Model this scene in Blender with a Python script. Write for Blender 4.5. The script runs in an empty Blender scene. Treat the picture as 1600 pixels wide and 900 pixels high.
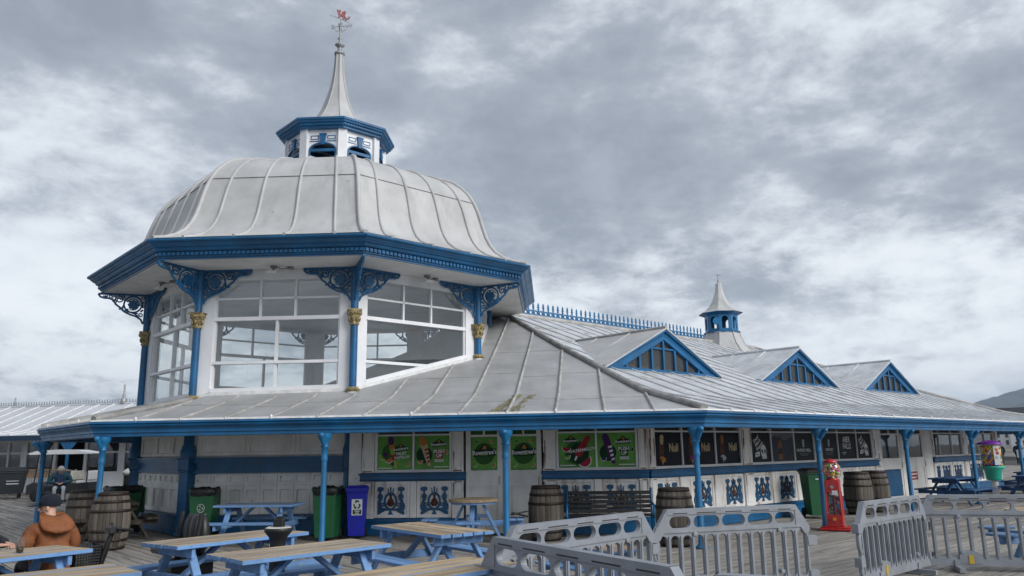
import bpy, bmesh, math, random
from mathutils import Matrix, Vector
R = math.radians
random.seed(7)
scene = bpy.context.scene
COL = scene.collection

# ------------------------------------------------------------------ camera
cam_d = bpy.data.cameras.new('camera')
cam = bpy.data.objects.new('camera', cam_d)
COL.objects.link(cam)
cam_d.sensor_width = 36.0
cam_d.lens = 36.0 * 1210.4 / 1600.0
cam_d.clip_start = 0.05
cam_d.clip_end = 20000
PITCH, ROLL, EYE = R(11.82), R(0.861), 1.7
_f = Vector((0, math.cos(PITCH), math.sin(PITCH)))
_u = Vector((0, -math.sin(PITCH), math.cos(PITCH)))
_r = Vector((1, 0, 0))
_rr = math.cos(ROLL) * _r - math.sin(ROLL) * _u
_uu = math.sin(ROLL) * _r + math.cos(ROLL) * _u
cam.matrix_world = Matrix(((_rr.x, _uu.x, -_f.x, 0), (_rr.y, _uu.y, -_f.y, 0), (_rr.z, _uu.z, -_f.z, EYE), (0, 0, 0, 1)))
scene.camera = cam

# ------------------------------------------------------------------ sky
SUN_EL, SUN_AZ = 31.0, 128.0       # degrees; azimuth clockwise from +Y (the way the camera looks)
world = bpy.data.worlds.new('World')
scene.world = world
world.use_nodes = True
NT = world.node_tree
NT.nodes.clear()
def wn(t, **k):
    n = NT.nodes.new(t)
    for a, v in k.items():
        setattr(n, a, v)
    return n
def wl(a, b): NT.links.new(a, b)
def wmath(op, a, b=None, clamp=False):
    n = wn('ShaderNodeMath', operation=op, use_clamp=clamp)
    for i, v in enumerate((a, b)):
        if v is None: continue
        if isinstance(v, (int, float)): n.inputs[i].default_value = v
        else: wl(v, n.inputs[i])
    return n.outputs[0]
def wmix(fac, a, b):
    n = wn('ShaderNodeMix', data_type='RGBA')
    if isinstance(fac, (int, float)): n.inputs[0].default_value = fac
    else: wl(fac, n.inputs[0])
    for i, v in ((6, a), (7, b)):
        if isinstance(v, tuple): n.inputs[i].default_value = v + (1,)
        else: wl(v, n.inputs[i])
    return n.outputs[2]
def wramp(x, lo, hi):
    n = wn('ShaderNodeMapRange', interpolation_type='SMOOTHSTEP')
    wl(x, n.inputs[0]); n.inputs[1].default_value = lo; n.inputs[2].default_value = hi
    return n.outputs[0]
sky = wn('ShaderNodeTexSky', sky_type='NISHITA', sun_disc=False)
sky.sun_elevation = R(SUN_EL); sky.sun_rotation = R(SUN_AZ)
sky.air_density = 1.0; sky.dust_density = 2.0
tc = wn('ShaderNodeTexCoord')
sep = wn('ShaderNodeSeparateXYZ'); wl(tc.outputs['Generated'], sep.inputs[0])
zc = wmath('MAXIMUM', sep.outputs[2], 0.0)
cmb = wn('ShaderNodeCombineXYZ'); wl(sep.outputs[0], cmb.inputs[0]); wl(sep.outputs[1], cmb.inputs[1]); wl(wmath('MULTIPLY', wmath('POWER', zc, 0.8), 2.0), cmb.inputs[2])
def wnoise(scale, detail, rough, dist=0.0, off=(0, 0, 0), lac=2.0):
    m = wn('ShaderNodeMapping'); wl(cmb.outputs[0], m.inputs[0]); m.inputs[1].default_value = off
    n = wn('ShaderNodeTexNoise'); wl(m.outputs[0], n.inputs[0])
    n.inputs['Scale'].default_value = scale; n.inputs['Detail'].default_value = detail
    n.inputs['Roughness'].default_value = rough; n.inputs['Distortion'].default_value = dist
    n.inputs['Lacunarity'].default_value = lac
    return n.outputs[0]
big = wnoise(1.75, 5, 0.55, 0.2, (5.3, 1.2, 0.4))
mid = wnoise(4.6, 10, 0.60, 0.15, (0.4, 5.2, 0))
fine = wnoise(17.0, 9, 0.70, 0.2, (7.0, 2.2, 0))
cl = wmath('ADD', wmath('MULTIPLY', big, 0.56), wmath('ADD', wmath('MULTIPLY', mid, 0.33), wmath('MULTIPLY', fine, 0.11)))
dark = wramp(cl, 0.41, 0.59)
base = wmix(dark, (0.225, 0.252, 0.296), (0.385, 0.42, 0.465))
bright = wramp(cl, 0.495, 0.60)
base = wmix(wmath('MULTIPLY', bright, 0.65), base, (0.74, 0.775, 0.81))
# the low part of the overcast is thinner and paler all round
low = wramp(sep.outputs[2], 0.36, 0.05)
hz = wmath('MULTIPLY', low, wramp(wmath('ADD', wmath('MULTIPLY', mid, 0.6), wmath('MULTIPLY', fine, 0.4)), 0.40, 0.60))
base = wmix(wmath('MULTIPLY', hz, 0.9), base, (0.80, 0.83, 0.85))
nsc = wn('ShaderNodeVectorMath', operation='SCALE'); wl(sky.outputs[0], nsc.inputs[0]); nsc.inputs['Scale'].default_value = 0.08
col = wmix(0.92, nsc.outputs[0], base)
bg = wn('ShaderNodeBackground'); wl(col, bg.inputs[0]); bg.inputs[1].default_value = 0.71
out = wn('ShaderNodeOutputWorld'); wl(bg.outputs[0], out.inputs[0])

sun_d = bpy.data.lights.new('sun', 'SUN')
sun_d.energy = 1.5; sun_d.angle = R(32); sun_d.color = (1.0, 0.985, 0.96)
sun = bpy.data.objects.new('sun', sun_d); COL.objects.link(sun)
sd = Vector((math.sin(R(SUN_AZ)) * math.cos(R(SUN_EL)), math.cos(R(SUN_AZ)) * math.cos(R(SUN_EL)), math.sin(R(SUN_EL))))
sun.rotation_euler = sd.to_track_quat('Z', 'Y').to_euler()
sun.location = (0, 0, 60)
vs = scene.view_settings
vs.view_transform = 'Standard'; vs.look = 'None'; vs.exposure = 1.05; vs.gamma = 1.0
try: vs.use_curve_mapping = False
except Exception: pass
scene.render.engine = 'CYCLES'
scene.cycles.max_bounces = 8
scene.cycles.transparent_max_bounces = 24

# ------------------------------------------------------------------ materials
MATS = {}
def material(name, col, rough=0.6, var=0.12, vscale=3.0, dirt=None, dirt_amt=0.3, dirt_scale=1.5, dirt_stretch=(1, 1, 1),
             dirt_lo=0.5, dirt_hi=0.75, bump=0.05, bscale=40.0, metal=0.0, spec=0.5, coords='world', island=0.0, stretch=(1, 1, 1), col2=None,
             spots=None, spot_scale=14.0, spot_lo=0.68, coat=0.0, turn=None, objvar=0.0):
    if name in MATS: return MATS[name]
    m = bpy.data.materials.new(name); m.use_nodes = True
    t = m.node_tree; N = t.nodes; L = t.links
    b = N['Principled BSDF']
    b.inputs['Roughness'].default_value = rough; b.inputs['Metallic'].default_value = metal
    b.inputs['Specular IOR Level'].default_value = spec
    if coat: b.inputs['Coat Weight'].default_value = coat; b.inputs['Coat Roughness'].default_value = 0.15
    geo = N.new('ShaderNodeNewGeometry')
    if coords == 'world': src = geo.outputs['Position']
    else:
        c = N.new('ShaderNodeTexCoord'); oi = N.new('ShaderNodeObjectInfo')
        mul = N.new('ShaderNodeMath'); mul.operation = 'MULTIPLY'; L.new(oi.outputs['Random'], mul.inputs[0]); mul.inputs[1].default_value = 37.0
        ad = N.new('ShaderNodeVectorMath'); ad.operation = 'ADD'; L.new(c.outputs['Object'], ad.inputs[0]); L.new(mul.outputs[0], ad.inputs[1])
        src = ad.outputs[0]
    if turn is not None:
        vr = N.new('ShaderNodeVectorRotate'); vr.rotation_type = 'Z_AXIS'; L.new(src, vr.inputs['Vector']); vr.inputs['Angle'].default_value = turn; src = vr.outputs[0]
    def noise(scale, detail, st=(1, 1, 1), rough_=0.6):
        mp = N.new('ShaderNodeMapping'); L.new(src, mp.inputs[0]); mp.inputs['Scale'].default_value = st
        n = N.new('ShaderNodeTexNoise'); L.new(mp.outputs[0], n.inputs[0]); n.inputs['Scale'].default_value = scale
        n.inputs['Detail'].default_value = detail; n.inputs['Roughness'].default_value = rough_
        return n.outputs[0]
    def mix(f, a, c2):
        x = N.new('ShaderNodeMix'); x.data_type = 'RGBA'
        if isinstance(f, float): x.inputs[0].default_value = f
        else: L.new(f, x.inputs[0])
        for i, v in ((6, a), (7, c2)):
            if isinstance(v, tuple): x.inputs[i].default_value = v + (1,)
            else: L.new(v, x.inputs[i])
        return x.outputs[2]
    def rng(x, lo, hi, a=0.0, b_=1.0):
        r = N.new('ShaderNodeMapRange'); L.new(x, r.inputs[0])
        r.inputs[1].default_value = lo; r.inputs[2].default_value = hi; r.inputs[3].default_value = a; r.inputs[4].default_value = b_
        return r.outputs[0]
    c2 = col2 or tuple(max(0, x * (1 - var * 1.6)) for x in col)
    c1 = col if col2 else tuple(min(0.95, x * (1 + var * 0.5)) for x in col)
    nz = noise(vscale, 6, stretch)
    cc = mix(rng(nz, 0.36, 0.64), c2, c1)
    if island:
        rr = rng(geo.outputs['Random Per Island'], 0, 1, 1 - island, 1 + island)
        v = N.new('ShaderNodeVectorMath'); v.operation = 'SCALE'; L.new(cc, v.inputs[0]); L.new(rr, v.inputs['Scale']); cc = v.outputs[0]
    if objvar:
        oi2 = N.new('ShaderNodeObjectInfo'); v = N.new('ShaderNodeVectorMath'); v.operation = 'SCALE'; L.new(cc, v.inputs[0]); L.new(rng(oi2.outputs['Random'], 0, 1, 1 - objvar, 1 + objvar), v.inputs['Scale']); cc = v.outputs[0]
    if dirt:
        dn = noise(dirt_scale, 7, dirt_stretch, 0.65)
        cc = mix(rng(dn, dirt_lo, dirt_hi, 0.0, dirt_amt), cc, dirt)
    if spots:
        sn = noise(spot_scale, 3, (1, 1, 0.6), 0.5)
        cc = mix(rng(sn, spot_lo, spot_lo + 0.05), cc, spots)
    L.new(cc, b.inputs['Base Color'])
    L.new(rng(noise(vscale * 2.3, 4, stretch), 0.3, 0.7, max(0.03, rough - 0.08), min(1, rough + 0.1)), b.inputs['Roughness'])
    if bump:
        bp = N.new('ShaderNodeBump'); bp.inputs['Strength'].default_value = bump; bp.inputs['Distance'].default_value = 0.02
        L.new(noise(bscale, 4, stretch), bp.inputs['Height']); L.new(bp.outputs[0], b.inputs['Normal'])
    MATS[name] = m
    return m
def plain(name, col, rough=0.6, metal=0.0, spec=None):
    if name in MATS: return MATS[name]
    m = bpy.data.materials.new(name); m.use_nodes = True
    b = m.node_tree.nodes['Principled BSDF']; b.inputs['Base Color'].default_value = col + (1,)
    b.inputs['Roughness'].default_value = rough; b.inputs['Metallic'].default_value = metal
    if spec is None and (name.startswith('print') or name.startswith('poster')): spec = 0.15
    if spec is not None: b.inputs['Specular IOR Level'].default_value = spec
    MATS[name] = m
    return m
def glass(name, tint=(0.93, 0.96, 0.96), refl=1.0, dirt=0.05):
    if name in MATS: return MATS[name]
    m = bpy.data.materials.new(name); m.use_nodes = True
    t = m.node_tree; N = t.nodes; L = t.links; N.clear()
    o = N.new('ShaderNodeOutputMaterial'); tr = N.new('ShaderNodeBsdfTransparent'); tr.inputs[0].default_value = tint + (1,)
    gl = N.new('ShaderNodeBsdfGlossy'); gl.inputs['Roughness'].default_value = 0.02
    df = N.new('ShaderNodeBsdfDiffuse'); df.inputs[0].default_value = (0.45, 0.47, 0.47, 1)
    lwt = N.new('ShaderNodeLayerWeight'); lwt.inputs[0].default_value = 0.5
    pw = N.new('ShaderNodeMath'); pw.operation = 'POWER'; L.new(lwt.outputs['Facing'], pw.inputs[0]); pw.inputs[1].default_value = 5.0
    fr = N.new('ShaderNodeMath'); fr.operation = 'MULTIPLY_ADD'; L.new(pw.outputs[0], fr.inputs[0]); fr.inputs[1].default_value = 0.85; fr.inputs[2].default_value = 0.075
    nz = N.new('ShaderNodeTexNoise'); nz.inputs['Scale'].default_value = 1.2
    g = N.new('ShaderNodeNewGeometry'); L.new(g.outputs['Position'], nz.inputs[0])
    bp = N.new('ShaderNodeBump'); bp.inputs['Strength'].default_value = 0.02; bp.inputs['Distance'].default_value = 0.1
    L.new(nz.outputs[0], bp.inputs['Height']); L.new(bp.outputs[0], gl.inputs['Normal'])
    mu = N.new('ShaderNodeMath'); mu.operation = 'MULTIPLY'; mu.use_clamp = True; L.new(fr.outputs[0], mu.inputs[0]); mu.inputs[1].default_value = 1.25 * refl
    m1 = N.new('ShaderNodeMixShader'); L.new(mu.outputs[0], m1.inputs[0]); L.new(tr.outputs[0], m1.inputs[1]); L.new(gl.outputs[0], m1.inputs[2])
    m2 = N.new('ShaderNodeMixShader'); m2.inputs[0].default_value = dirt; L.new(m1.outputs[0], m2.inputs[1]); L.new(df.outputs[0], m2.inputs[2])
    L.new(m2.outputs[0], o.inputs[0])
    MATS[name] = m
    return m
BLUE = material('blue_gloss_paint', (0.006, 0.108, 0.26), 0.38, 0.2, 1.6, dirt=(0.02, 0.05, 0.09), dirt_amt=0.45, dirt_scale=3, dirt_stretch=(1, 1, .35), bump=0.06, bscale=25)
POSTBLUE = material('bright_blue_post_paint', (0.011, 0.145, 0.325), 0.36, 0.15, 2.0, dirt=(0.02, 0.06, 0.12), dirt_amt=0.4, dirt_scale=4, dirt_stretch=(1, 1, .25), bump=0.05)
WHITE = material('white_gloss_paint', (0.74, 0.75, 0.77), 0.45, 0.06, 1.4, dirt=(0.45, 0.44, 0.42), dirt_amt=0.35, dirt_scale=2.2, dirt_stretch=(1, 1, .3), bump=0.05, bscale=18)
OLDWHITE = material('weathered_white_paint', (0.85, 0.845, 0.825), 0.6, 0.1, 1.7, dirt=(0.52, 0.49, 0.44), dirt_amt=0.45, dirt_scale=2.6, dirt_stretch=(1, 1, .22),
                    dirt_lo=.46, dirt_hi=.7, bump=0.12, bscale=22, spots=(0.3, 0.29, 0.27), spot_scale=9, spot_lo=0.70)
RUSTWHITE = material('rust_stained_white_paint', (0.85, 0.84, 0.815), 0.6, 0.08, 1.7, dirt=(0.29, 0.15, 0.065), dirt_amt=0.85, dirt_scale=5.2, dirt_stretch=(1, 1, .14),
                     dirt_lo=.53, dirt_hi=.68, bump=0.12, bscale=22, spots=(0.16, 0.07, 0.03), spot_scale=11, spot_lo=0.72)
RUST = material('rust', (0.22, 0.09, 0.035), 0.9, 0.4, 12, bump=0.3)
DOME = material('painted_lead_dome', (0.465, 0.465, 0.465), 0.55, 0.10, 0.9, dirt=(0.29, 0.285, 0.28), dirt_amt=0.6, dirt_scale=2.6, dirt_stretch=(1, 1, .22), bump=0.16, bscale=5, spots=(0.3, 0.3, 0.3), spot_scale=7, spot_lo=0.72)
LEAD = material('grey_lead_sheet', (0.36, 0.362, 0.365), 0.5, 0.12, 1.1, dirt=(0.25, 0.245, 0.238), dirt_amt=0.6, dirt_scale=2.4, dirt_stretch=(1, .22, .22), bump=0.2, bscale=4)
LEADWHITE = material('whitened_lead_sheet', (0.54, 0.56, 0.585), 0.5, 0.14, 1.4, dirt=(0.28, 0.27, 0.26), dirt_amt=0.7, dirt_scale=3.2, dirt_stretch=(1, 1, 1), bump=0.2, bscale=5, spots=(0.24, 0.23, 0.22), spot_scale=5.5, spot_lo=0.70)
LEADROLL = material('lead_roll', (0.40, 0.39, 0.375), 0.55, 0.2, 3, dirt=(0.16, 0.15, 0.14), dirt_amt=0.5, dirt_scale=5, bump=0.3, bscale=12)
LEADDARK = material('bare_lead_hip', (0.26, 0.255, 0.245), 0.55, 0.25, 3, dirt=(0.5, 0.5, 0.5), dirt_amt=0.4, dirt_scale=5, bump=0.3, bscale=14)
FLASH = material('white_sealed_flashing', (0.7, 0.7, 0.7), 0.6, 0.1, 6, dirt=(0.3, 0.3, 0.3), dirt_amt=0.5, dirt_scale=9, bump=0.3)
GOLD = material('gilded_capital', (0.46, 0.36, 0.17), 0.6, 0.45, 22, dirt=(0.07, 0.06, 0.03), dirt_amt=0.85, dirt_scale=26, dirt_lo=.45, dirt_hi=.6, bump=0.6, bscale=34, metal=0.1)
SOFFIT = material('white_soffit_board', (0.72, 0.71, 0.69), 0.65, 0.08, 1.2, dirt=(0.4, 0.38, 0.34), dirt_amt=0.5, dirt_scale=1.5, bump=0.04)
MOSS = material('moss_and_lichen', (0.25, 0.225, 0.12), 0.95, 0.4, 7, bump=0.3)
GLASS = glass('window_glass')
DARKGLASS = glass('dim_window_glass', (0.5, 0.53, 0.55), 1.25, 0.06)
DORMERGLASS = glass('dusty_dormer_glass', (0.35, 0.33, 0.30), 0.45, 0.10)
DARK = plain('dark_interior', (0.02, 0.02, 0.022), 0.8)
INNER = material('grey_inner_paint', (0.68, 0.70, 0.70), 0.6, 0.08, 1)

# ------------------------------------------------------------------ mesh helpers
class MB:
    """collects geometry; faces carry a material slot"""
    def __init__(s): s.v = []; s.f = []; s.m = []; s.sm = []
    def add(s, vs, fs, mi=0, smooth=False, M=None):
        o = len(s.v)
        for p in vs:
            p = Vector(p)
            s.v.append(M @ p if M is not None else p)
        for f in fs:
            s.f.append([i + o for i in f]); s.m.append(mi); s.sm.append(smooth)
        return s
    def box(s, x0, x1, y0, y1, z0, z1, mi=0, M=None):
        vs = [(x0, y0, z0), (x1, y0, z0), (x1, y1, z0), (x0, y1, z0), (x0, y0, z1), (x1, y0, z1), (x1, y1, z1), (x0, y1, z1)]
        return s.add(vs, [(0, 3, 2, 1), (4, 5, 6, 7), (0, 1, 5, 4), (1, 2, 6, 5), (2, 3, 7, 6), (3, 0, 4, 7)], mi, False, M)
    def bar(s, a, b, w, h, mi=0, up=(0, 0, 1), M=None):
        a = Vector(a); b = Vector(b); d = (b - a); L = d.length; d.normalize()
        sd_ = d.cross(Vector(up))
        if sd_.length < 1e-4: sd_ = d.cross(Vector((1, 0, 0)))
        sd_.normalize(); u_ = sd_.cross(d)
        vs = []
        for p in (a, b):
            for (i, j) in ((-1, -1), (1, -1), (1, 1), (-1, 1)):
                vs.append(p + sd_ * (i * w / 2) + u_ * (j * h / 2))
        return s.add(vs, [(0, 3, 2, 1), (4, 5, 6, 7), (0, 1, 5, 4), (1, 2, 6, 5), (2, 3, 7, 6), (3, 0, 4, 7)], mi, False, M)
    def prism(s, poly, y0, y1, mi=0, M=None, caps=True, smooth=False):
        """poly in (x,z), extruded along y"""
        n = len(poly)
        vs = [(p[0], y0, p[1]) for p in poly] + [(p[0], y1, p[1]) for p in poly]
        fs = [(i, (i + 1) % n, (i + 1) % n + n, i + n) for i in range(n)]
        s.add(vs, fs, mi, smooth, M)
        if caps: s.add(vs, [tuple(range(n))[::-1], tuple(range(n, 2 * n))], mi, False, M)
        return s
    def slab(s, top, th, mi=0, mb=None):
        """top: list of 3d points; thickness straight down"""
        n = len(top); mb = mi if mb is None else mb
        vs = [tuple(p) for p in top] + [(p[0], p[1], p[2] - th) for p in top]
        s.add(vs, [tuple(range(n))], mi); s.add(vs, [tuple(range(n, 2 * n))[::-1]], mb)
        s.add(vs, [(i, i + n, (i + 1) % n + n, (i + 1) % n) for i in range(n)], mi)
        return s
    def tube(s, path, r, n=8, mi=0, caps=True, smooth=True, M=None, flat=1.0, rads=None):
        path = [Vector(p) for p in path]; rings = []; prev = None
        for i, p in enumerate(path):
            d = (path[min(i + 1, len(path) - 1)] - path[max(i - 1, 0)])
            d.normalize()
            ref = Vector((0, 0, 1)) if abs(d.z) < 0.95 else Vector((0, 1, 0))
            if prev is None: a = d.cross(ref)
            else: a = prev - d * prev.dot(d)
            if a.length < 1e-5: a = d.cross(Vector((1, 0, 0)))
            a.normalize(); prev = a; b = d.cross(a)
            rr = rads[i] if rads else r
            rings.append([p + a * (rr * math.cos(2 * math.pi * k / n)) + b * (rr * flat * math.sin(2 * math.pi * k / n)) for k in range(n)])
        vs = [q for g in rings for q in g]; m = len(rings)
        fs = [(i * n + k, i * n + (k + 1) % n, (i + 1) * n + (k + 1) % n, (i + 1) * n + k) for i in range(m - 1) for k in range(n)]
        s.add(vs, fs, mi, smooth, M)
        if caps: s.add(vs, [tuple(range(n))[::-1], tuple(range((m - 1) * n, m * n))], mi, False, M)
        return s
    def lathe(s, prof, n=20, mi=0, c=(0, 0, 0), smooth=True, M=None, caps=True, a0=0.0, a1=2 * math.pi):
        """prof: (r,z) list bottom to top"""
        full = abs(a1 - a0 - 2 * math.pi) < 1e-6; k_ = n if full else n + 1
        vs = []
        for (r, z) in prof:
            for k in range(k_):
                a = a0 + (a1 - a0) * k / n
                vs.append((c[0] + r * math.cos(a), c[1] + r * math.sin(a), c[2] + z))
        fs = []
        for i in range(len(prof) - 1):
            for k in range(n):
                k2 = (k + 1) % k_
                fs.append((i * k_ + k, i * k_ + k2, (i + 1) * k_ + k2, (i + 1) * k_ + k))
        s.add(vs, fs, mi, smooth, M)
        if caps and full:
            if prof[0][0] > 1e-4: s.add(vs, [tuple(range(n))[::-1]], mi, False, M)
            if prof[-1][0] > 1e-4: s.add(vs, [tuple(range((len(prof) - 1) * n, len(prof) * n))], mi, False, M)
        return s
    def sphere(s, c, r, n=10, m=7, mi=0, sc=(1, 1, 1), M=None):
        vs = []; fs = []
        for i in range(m + 1):
            t = math.pi * i / m
            for k in range(n):
                a = 2 * math.pi * k / n
                vs.append((c[0] + sc[0] * r * math.sin(t) * math.cos(a), c[1] + sc[1] * r * math.sin(t) * math.sin(a), c[2] - sc[2] * r * math.cos(t)))
        for i in range(m):
            for k in range(n):
                fs.append((i * n + k, i * n + (k + 1) % n, (i + 1) * n + (k + 1) % n, (i + 1) * n + k))
        return s.add(vs, fs, mi, True, M)
    def cellhole(s, x0, x1, z0, z1, hole, y0, y1, mi=0, M=None):
        """rectangle with a hole (list of (x,z), ccw), through thickness"""
        cx = sum(p[0] for p in hole) / len(hole); cz = sum(p[1] for p in hole) / len(hole)
        outr = []
        for (x, z) in hole:
            dx, dz = x - cx, z - cz
            t = min(((x1 - cx) / dx if dx > 1e-9 else (x0 - cx) / dx if dx < -1e-9 else 1e9), ((z1 - cz) / dz if dz > 1e-9 else (z0 - cz) / dz if dz < -1e-9 else 1e9))
            outr.append([cx + dx * t, cz + dz * t])
        for c in ((x0, z0), (x1, z0), (x1, z1), (x0, z1)):      # snap nearest to corners
            j = min(range(len(outr)), key=lambda i: (outr[i][0] - c[0]) ** 2 + (outr[i][1] - c[1]) ** 2)
            outr[j] = list(c)
        n = len(hole)
        vs = [(p[0], y0, p[1]) for p in hole] + [(p[0], y0, p[1]) for p in outr] + [(p[0], y1, p[1]) for p in hole] + [(p[0], y1, p[1]) for p in outr]
        fs = []
        for i in range(n):
            j = (i + 1) % n
            fs += [(i, n + i, n + j, j), (2 * n + i, 2 * n + j, 3 * n + j, 3 * n + i), (i, j, 2 * n + j, 2 * n + i), (n + i, 3 * n + i, 3 * n + j, n + j)]
        return s.add(vs, fs, mi, False, M)
    def mesh(s, name, mats):
        me = bpy.data.meshes.new(name)
        me.from_pydata([tuple(p) for p in s.v], [], s.f)
        for m in (mats if isinstance(mats, (list, tuple)) else [mats]): me.materials.append(m)
        me.polygons.foreach_set('material_index', s.m)
        me.polygons.foreach_set('use_smooth', s.sm)
        me.update()
        return me
    def fix(s, me):
        b = bmesh.new(); b.from_mesh(me); bmesh.ops.recalc_face_normals(b, faces=b.faces); b.to_mesh(me); b.free(); return me
    def build(s, name, mats, parent=None, M=None, recalc=True):
        me = s.mesh(name, mats)
        if recalc: s.fix(me)
        return link(name, me, parent, M)
def link(name, me, parent=None, M=None):
    o = bpy.data.objects.new(name, me); COL.objects.link(o)
    if parent is not None: o.parent = parent
    if M is not None: o.matrix_local = M
    return o
def tag(o, label, cat, group=None):
    o['label'] = label; o['category'] = cat
    if group: o['group'] = group
    return o
def thing(name, label, cat, loc=(0, 0, 0), rz=0.0, group=None):
    o = bpy.data.objects.new(name, None); COL.objects.link(o); o.empty_display_size = 0.2
    o.location = loc; o.rotation_euler = (0, 0, rz)
    return tag(o, label, cat, group)
def structure(o): o['kind'] = 'structure'; return o
def stuff(o): o['kind'] = 'stuff'; return o
KIDS = {}
def clone(root, loc, rz, label, scale=None, swap=None):
    """a copy of a thing with its parts and their sub-parts"""
    def cp(o, par):
        c = o.copy(); COL.objects.link(c); c.parent = par
        if par is not None: c.matrix_local = o.matrix_local.copy()
        if swap and c.data is not None and o.data.materials and o.data.materials[0].name in swap.get('_from', ()):
            pass
        for ch in list(o.children): cp(ch, c)
        return c
    r = cp(root, None)
    r.location = loc; r.rotation_euler = (0, 0, rz); r['label'] = label
    if scale: r.scale = scale
    return r
def rotz(a): return Matrix.Rotation(a, 4, 'Z')
def T(x, y, z): return Matrix.Translation((x, y, z))
def frame(p, d):
    """local X along d (plan), local Y inward (to the left of d), Z up; origin at plan point p"""
    dx, dy = d; l = math.hypot(dx, dy); dx /= l; dy /= l
    return Matrix(((dx, -dy, 0, p[0]), (dy, dx, 0, p[1]), (0, 0, 1, 0), (0, 0, 0, 1)))
def arc(cx, cz, r, a0, a1, n, rz=None):
    rz = r if rz is None else rz
    return [(cx + r * math.cos(R(a0 + (a1 - a0) * i / n)), cz + rz * math.sin(R(a0 + (a1 - a0) * i / n))) for i in range(n + 1)]
def bevel(o, w=0.006, seg=1, ang=40):
    m = o.modifiers.new('bevel', 'BEVEL'); m.width = w; m.segments = seg; m.limit_method = 'ANGLE'; m.angle_limit = R(ang); return o
_txt = {}
def text_geo(st, size=1.0, bold=0.0, sx=1.0):
    """2D text centred on the origin: verts (x,z), faces"""
    k = (st, bold)
    if k not in _txt:
        cu = bpy.data.curves.new('t', 'FONT'); cu.body = st; cu.align_x = 'CENTER'; cu.align_y = 'CENTER'; cu.size = 1.0; cu.offset = bold
        cu.resolution_u = 2
        ob = bpy.data.objects.new('t', cu); COL.objects.link(ob)
        bpy.context.view_layer.update()
        me = bpy.data.meshes.new_from_object(ob.evaluated_get(bpy.context.evaluated_depsgraph_get()))
        _txt[k] = ([(v.co.x, v.co.y) for v in me.vertices], [tuple(p.vertices) for p in me.polygons])
        bpy.data.objects.remove(ob); bpy.data.curves.remove(cu); bpy.data.meshes.remove(me)
    vs, fs = _txt[k]
    return [(x * size * sx, z * size) for x, z in vs], fs
class Print:
    """flat print: coloured shapes layered a millimetre apart, facing local -Y"""
    def __init__(s, y0): s.b = MB(); s.mats = []; s.y = y0; s.k = 0
    def mi(s, m):
        if m not in s.mats: s.mats.append(m)
        return s.mats.index(m)
    def poly(s, pts, m):
        s.k += 1
        y = s.y - 0.0007 * s.k
        s.b.add([(x, y, z) for x, z in pts], [tuple(range(len(pts)))], s.mi(m)); return s
    def rect(s, x0, x1, z0, z1, m): return s.poly([(x0, z0), (x1, z0), (x1, z1), (x0, z1)], m)
    def disc(s, cx, cz, r, m, rz=None, a0=0, a1=360, n=20, rot=0):
        pts = arc(0, 0, r, a0, a1, n, rz); c, q = math.cos(R(rot)), math.sin(R(rot))
        return s.poly([(cx + x * c - z * q, cz + x * q + z * c) for x, z in pts], m)
    def capsule(s, a, b, r0, r1, m):
        (x0, z0), (x1, z1) = a, b; an = math.degrees(math.atan2(z1 - z0, x1 - x0))
        return s.poly(arc(x0, z0, r0, an + 90, an + 270, 8) + arc(x1, z1, r1, an - 90, an + 90, 8), m)
    def text(s, st, x, z, size, m, rot=0, bold=0.0, sx=1.0, shear=0):
        s.k += 1
        vs, fs = text_geo(st, size, bold, sx); c, q = math.cos(R(rot)), math.sin(R(rot)); y = s.y - 0.0007 * s.k
        s.b.add([(x + (a + shear * b) * c - b * q, y, z + (a + shear * b) * q + b * c) for a, b in vs], fs, s.mi(m)); return s
    def build(s, name, parent, M=None): return s.b.build(name, s.mats, parent, M, recalc=False)
# ------------------------------------------------------------------ plan of the pavilion
U = Vector((0.746, 0.666)); NV = Vector((-0.666, 0.746)); C0 = Vector((3.4, 13.95))
def ao(al, o): return C0 + U * al + NV * o
EAVE = [ao(0, 0), ao(24.2, 0), ao(32.06, 8.39), ao(32.06, 12.9), ao(24.2, 21.3), ao(0, 21.3), ao(-7.86, 12.9), ao(-7.86, 8.39)]   # ccw
PROF = [(0, 2.36), (2.1, 2.84), (6.4, 4.40), (10.65, 6.05)]
def zprof(o):
    for (a, za), (b, zb) in zip(PROF, PROF[1:]):
        if o <= b: return za + (zb - za) * (o - a) / (b - a)
    return PROF[-1][1]
EDGES = []
for i in range(8):
    a = EAVE[i]; b = EAVE[(i + 1) % 8]; d = (b - a); L = d.length; d = d / L
    EDGES.append((a, d, Vector((-d.y, d.x)), L))
def off(i, p): return (p - EDGES[i][0]).dot(EDGES[i][2])
def zroof(p):
    p = Vector(p[:2]); return zprof(max(0, min(off(i, p) for i in range(8))))
OC = Vector((-5.148, 21.632)); OYAW = -2.766
def octp(r, k, z=None):
    a = R(OYAW - 112.5 + 45 * (k - 2)); q = (OC.x + r * math.cos(a), OC.y + r * math.sin(a))
    return Vector(q) if z is None else Vector((q[0], q[1], z))
def clip(poly, n, c):
    """keep points with n.p <= c"""
    outp = []
    for i in range(len(poly)):
        a = poly[i]; b = poly[(i + 1) % len(poly)]; da = n.dot(a) - c; db = n.dot(b) - c
        if da <= 1e-9: outp.append(a)
        if (da < -1e-9 and db > 1e-9) or (da > 1e-9 and db < -1e-9): outp.append(a + (b - a) * (da / (da - db)))
    return outp
def area(p): return abs(sum(p[i].x * p[(i + 1) % len(p)].y - p[(i + 1) % len(p)].x * p[i].y for i in range(len(p)))) / 2
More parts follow.
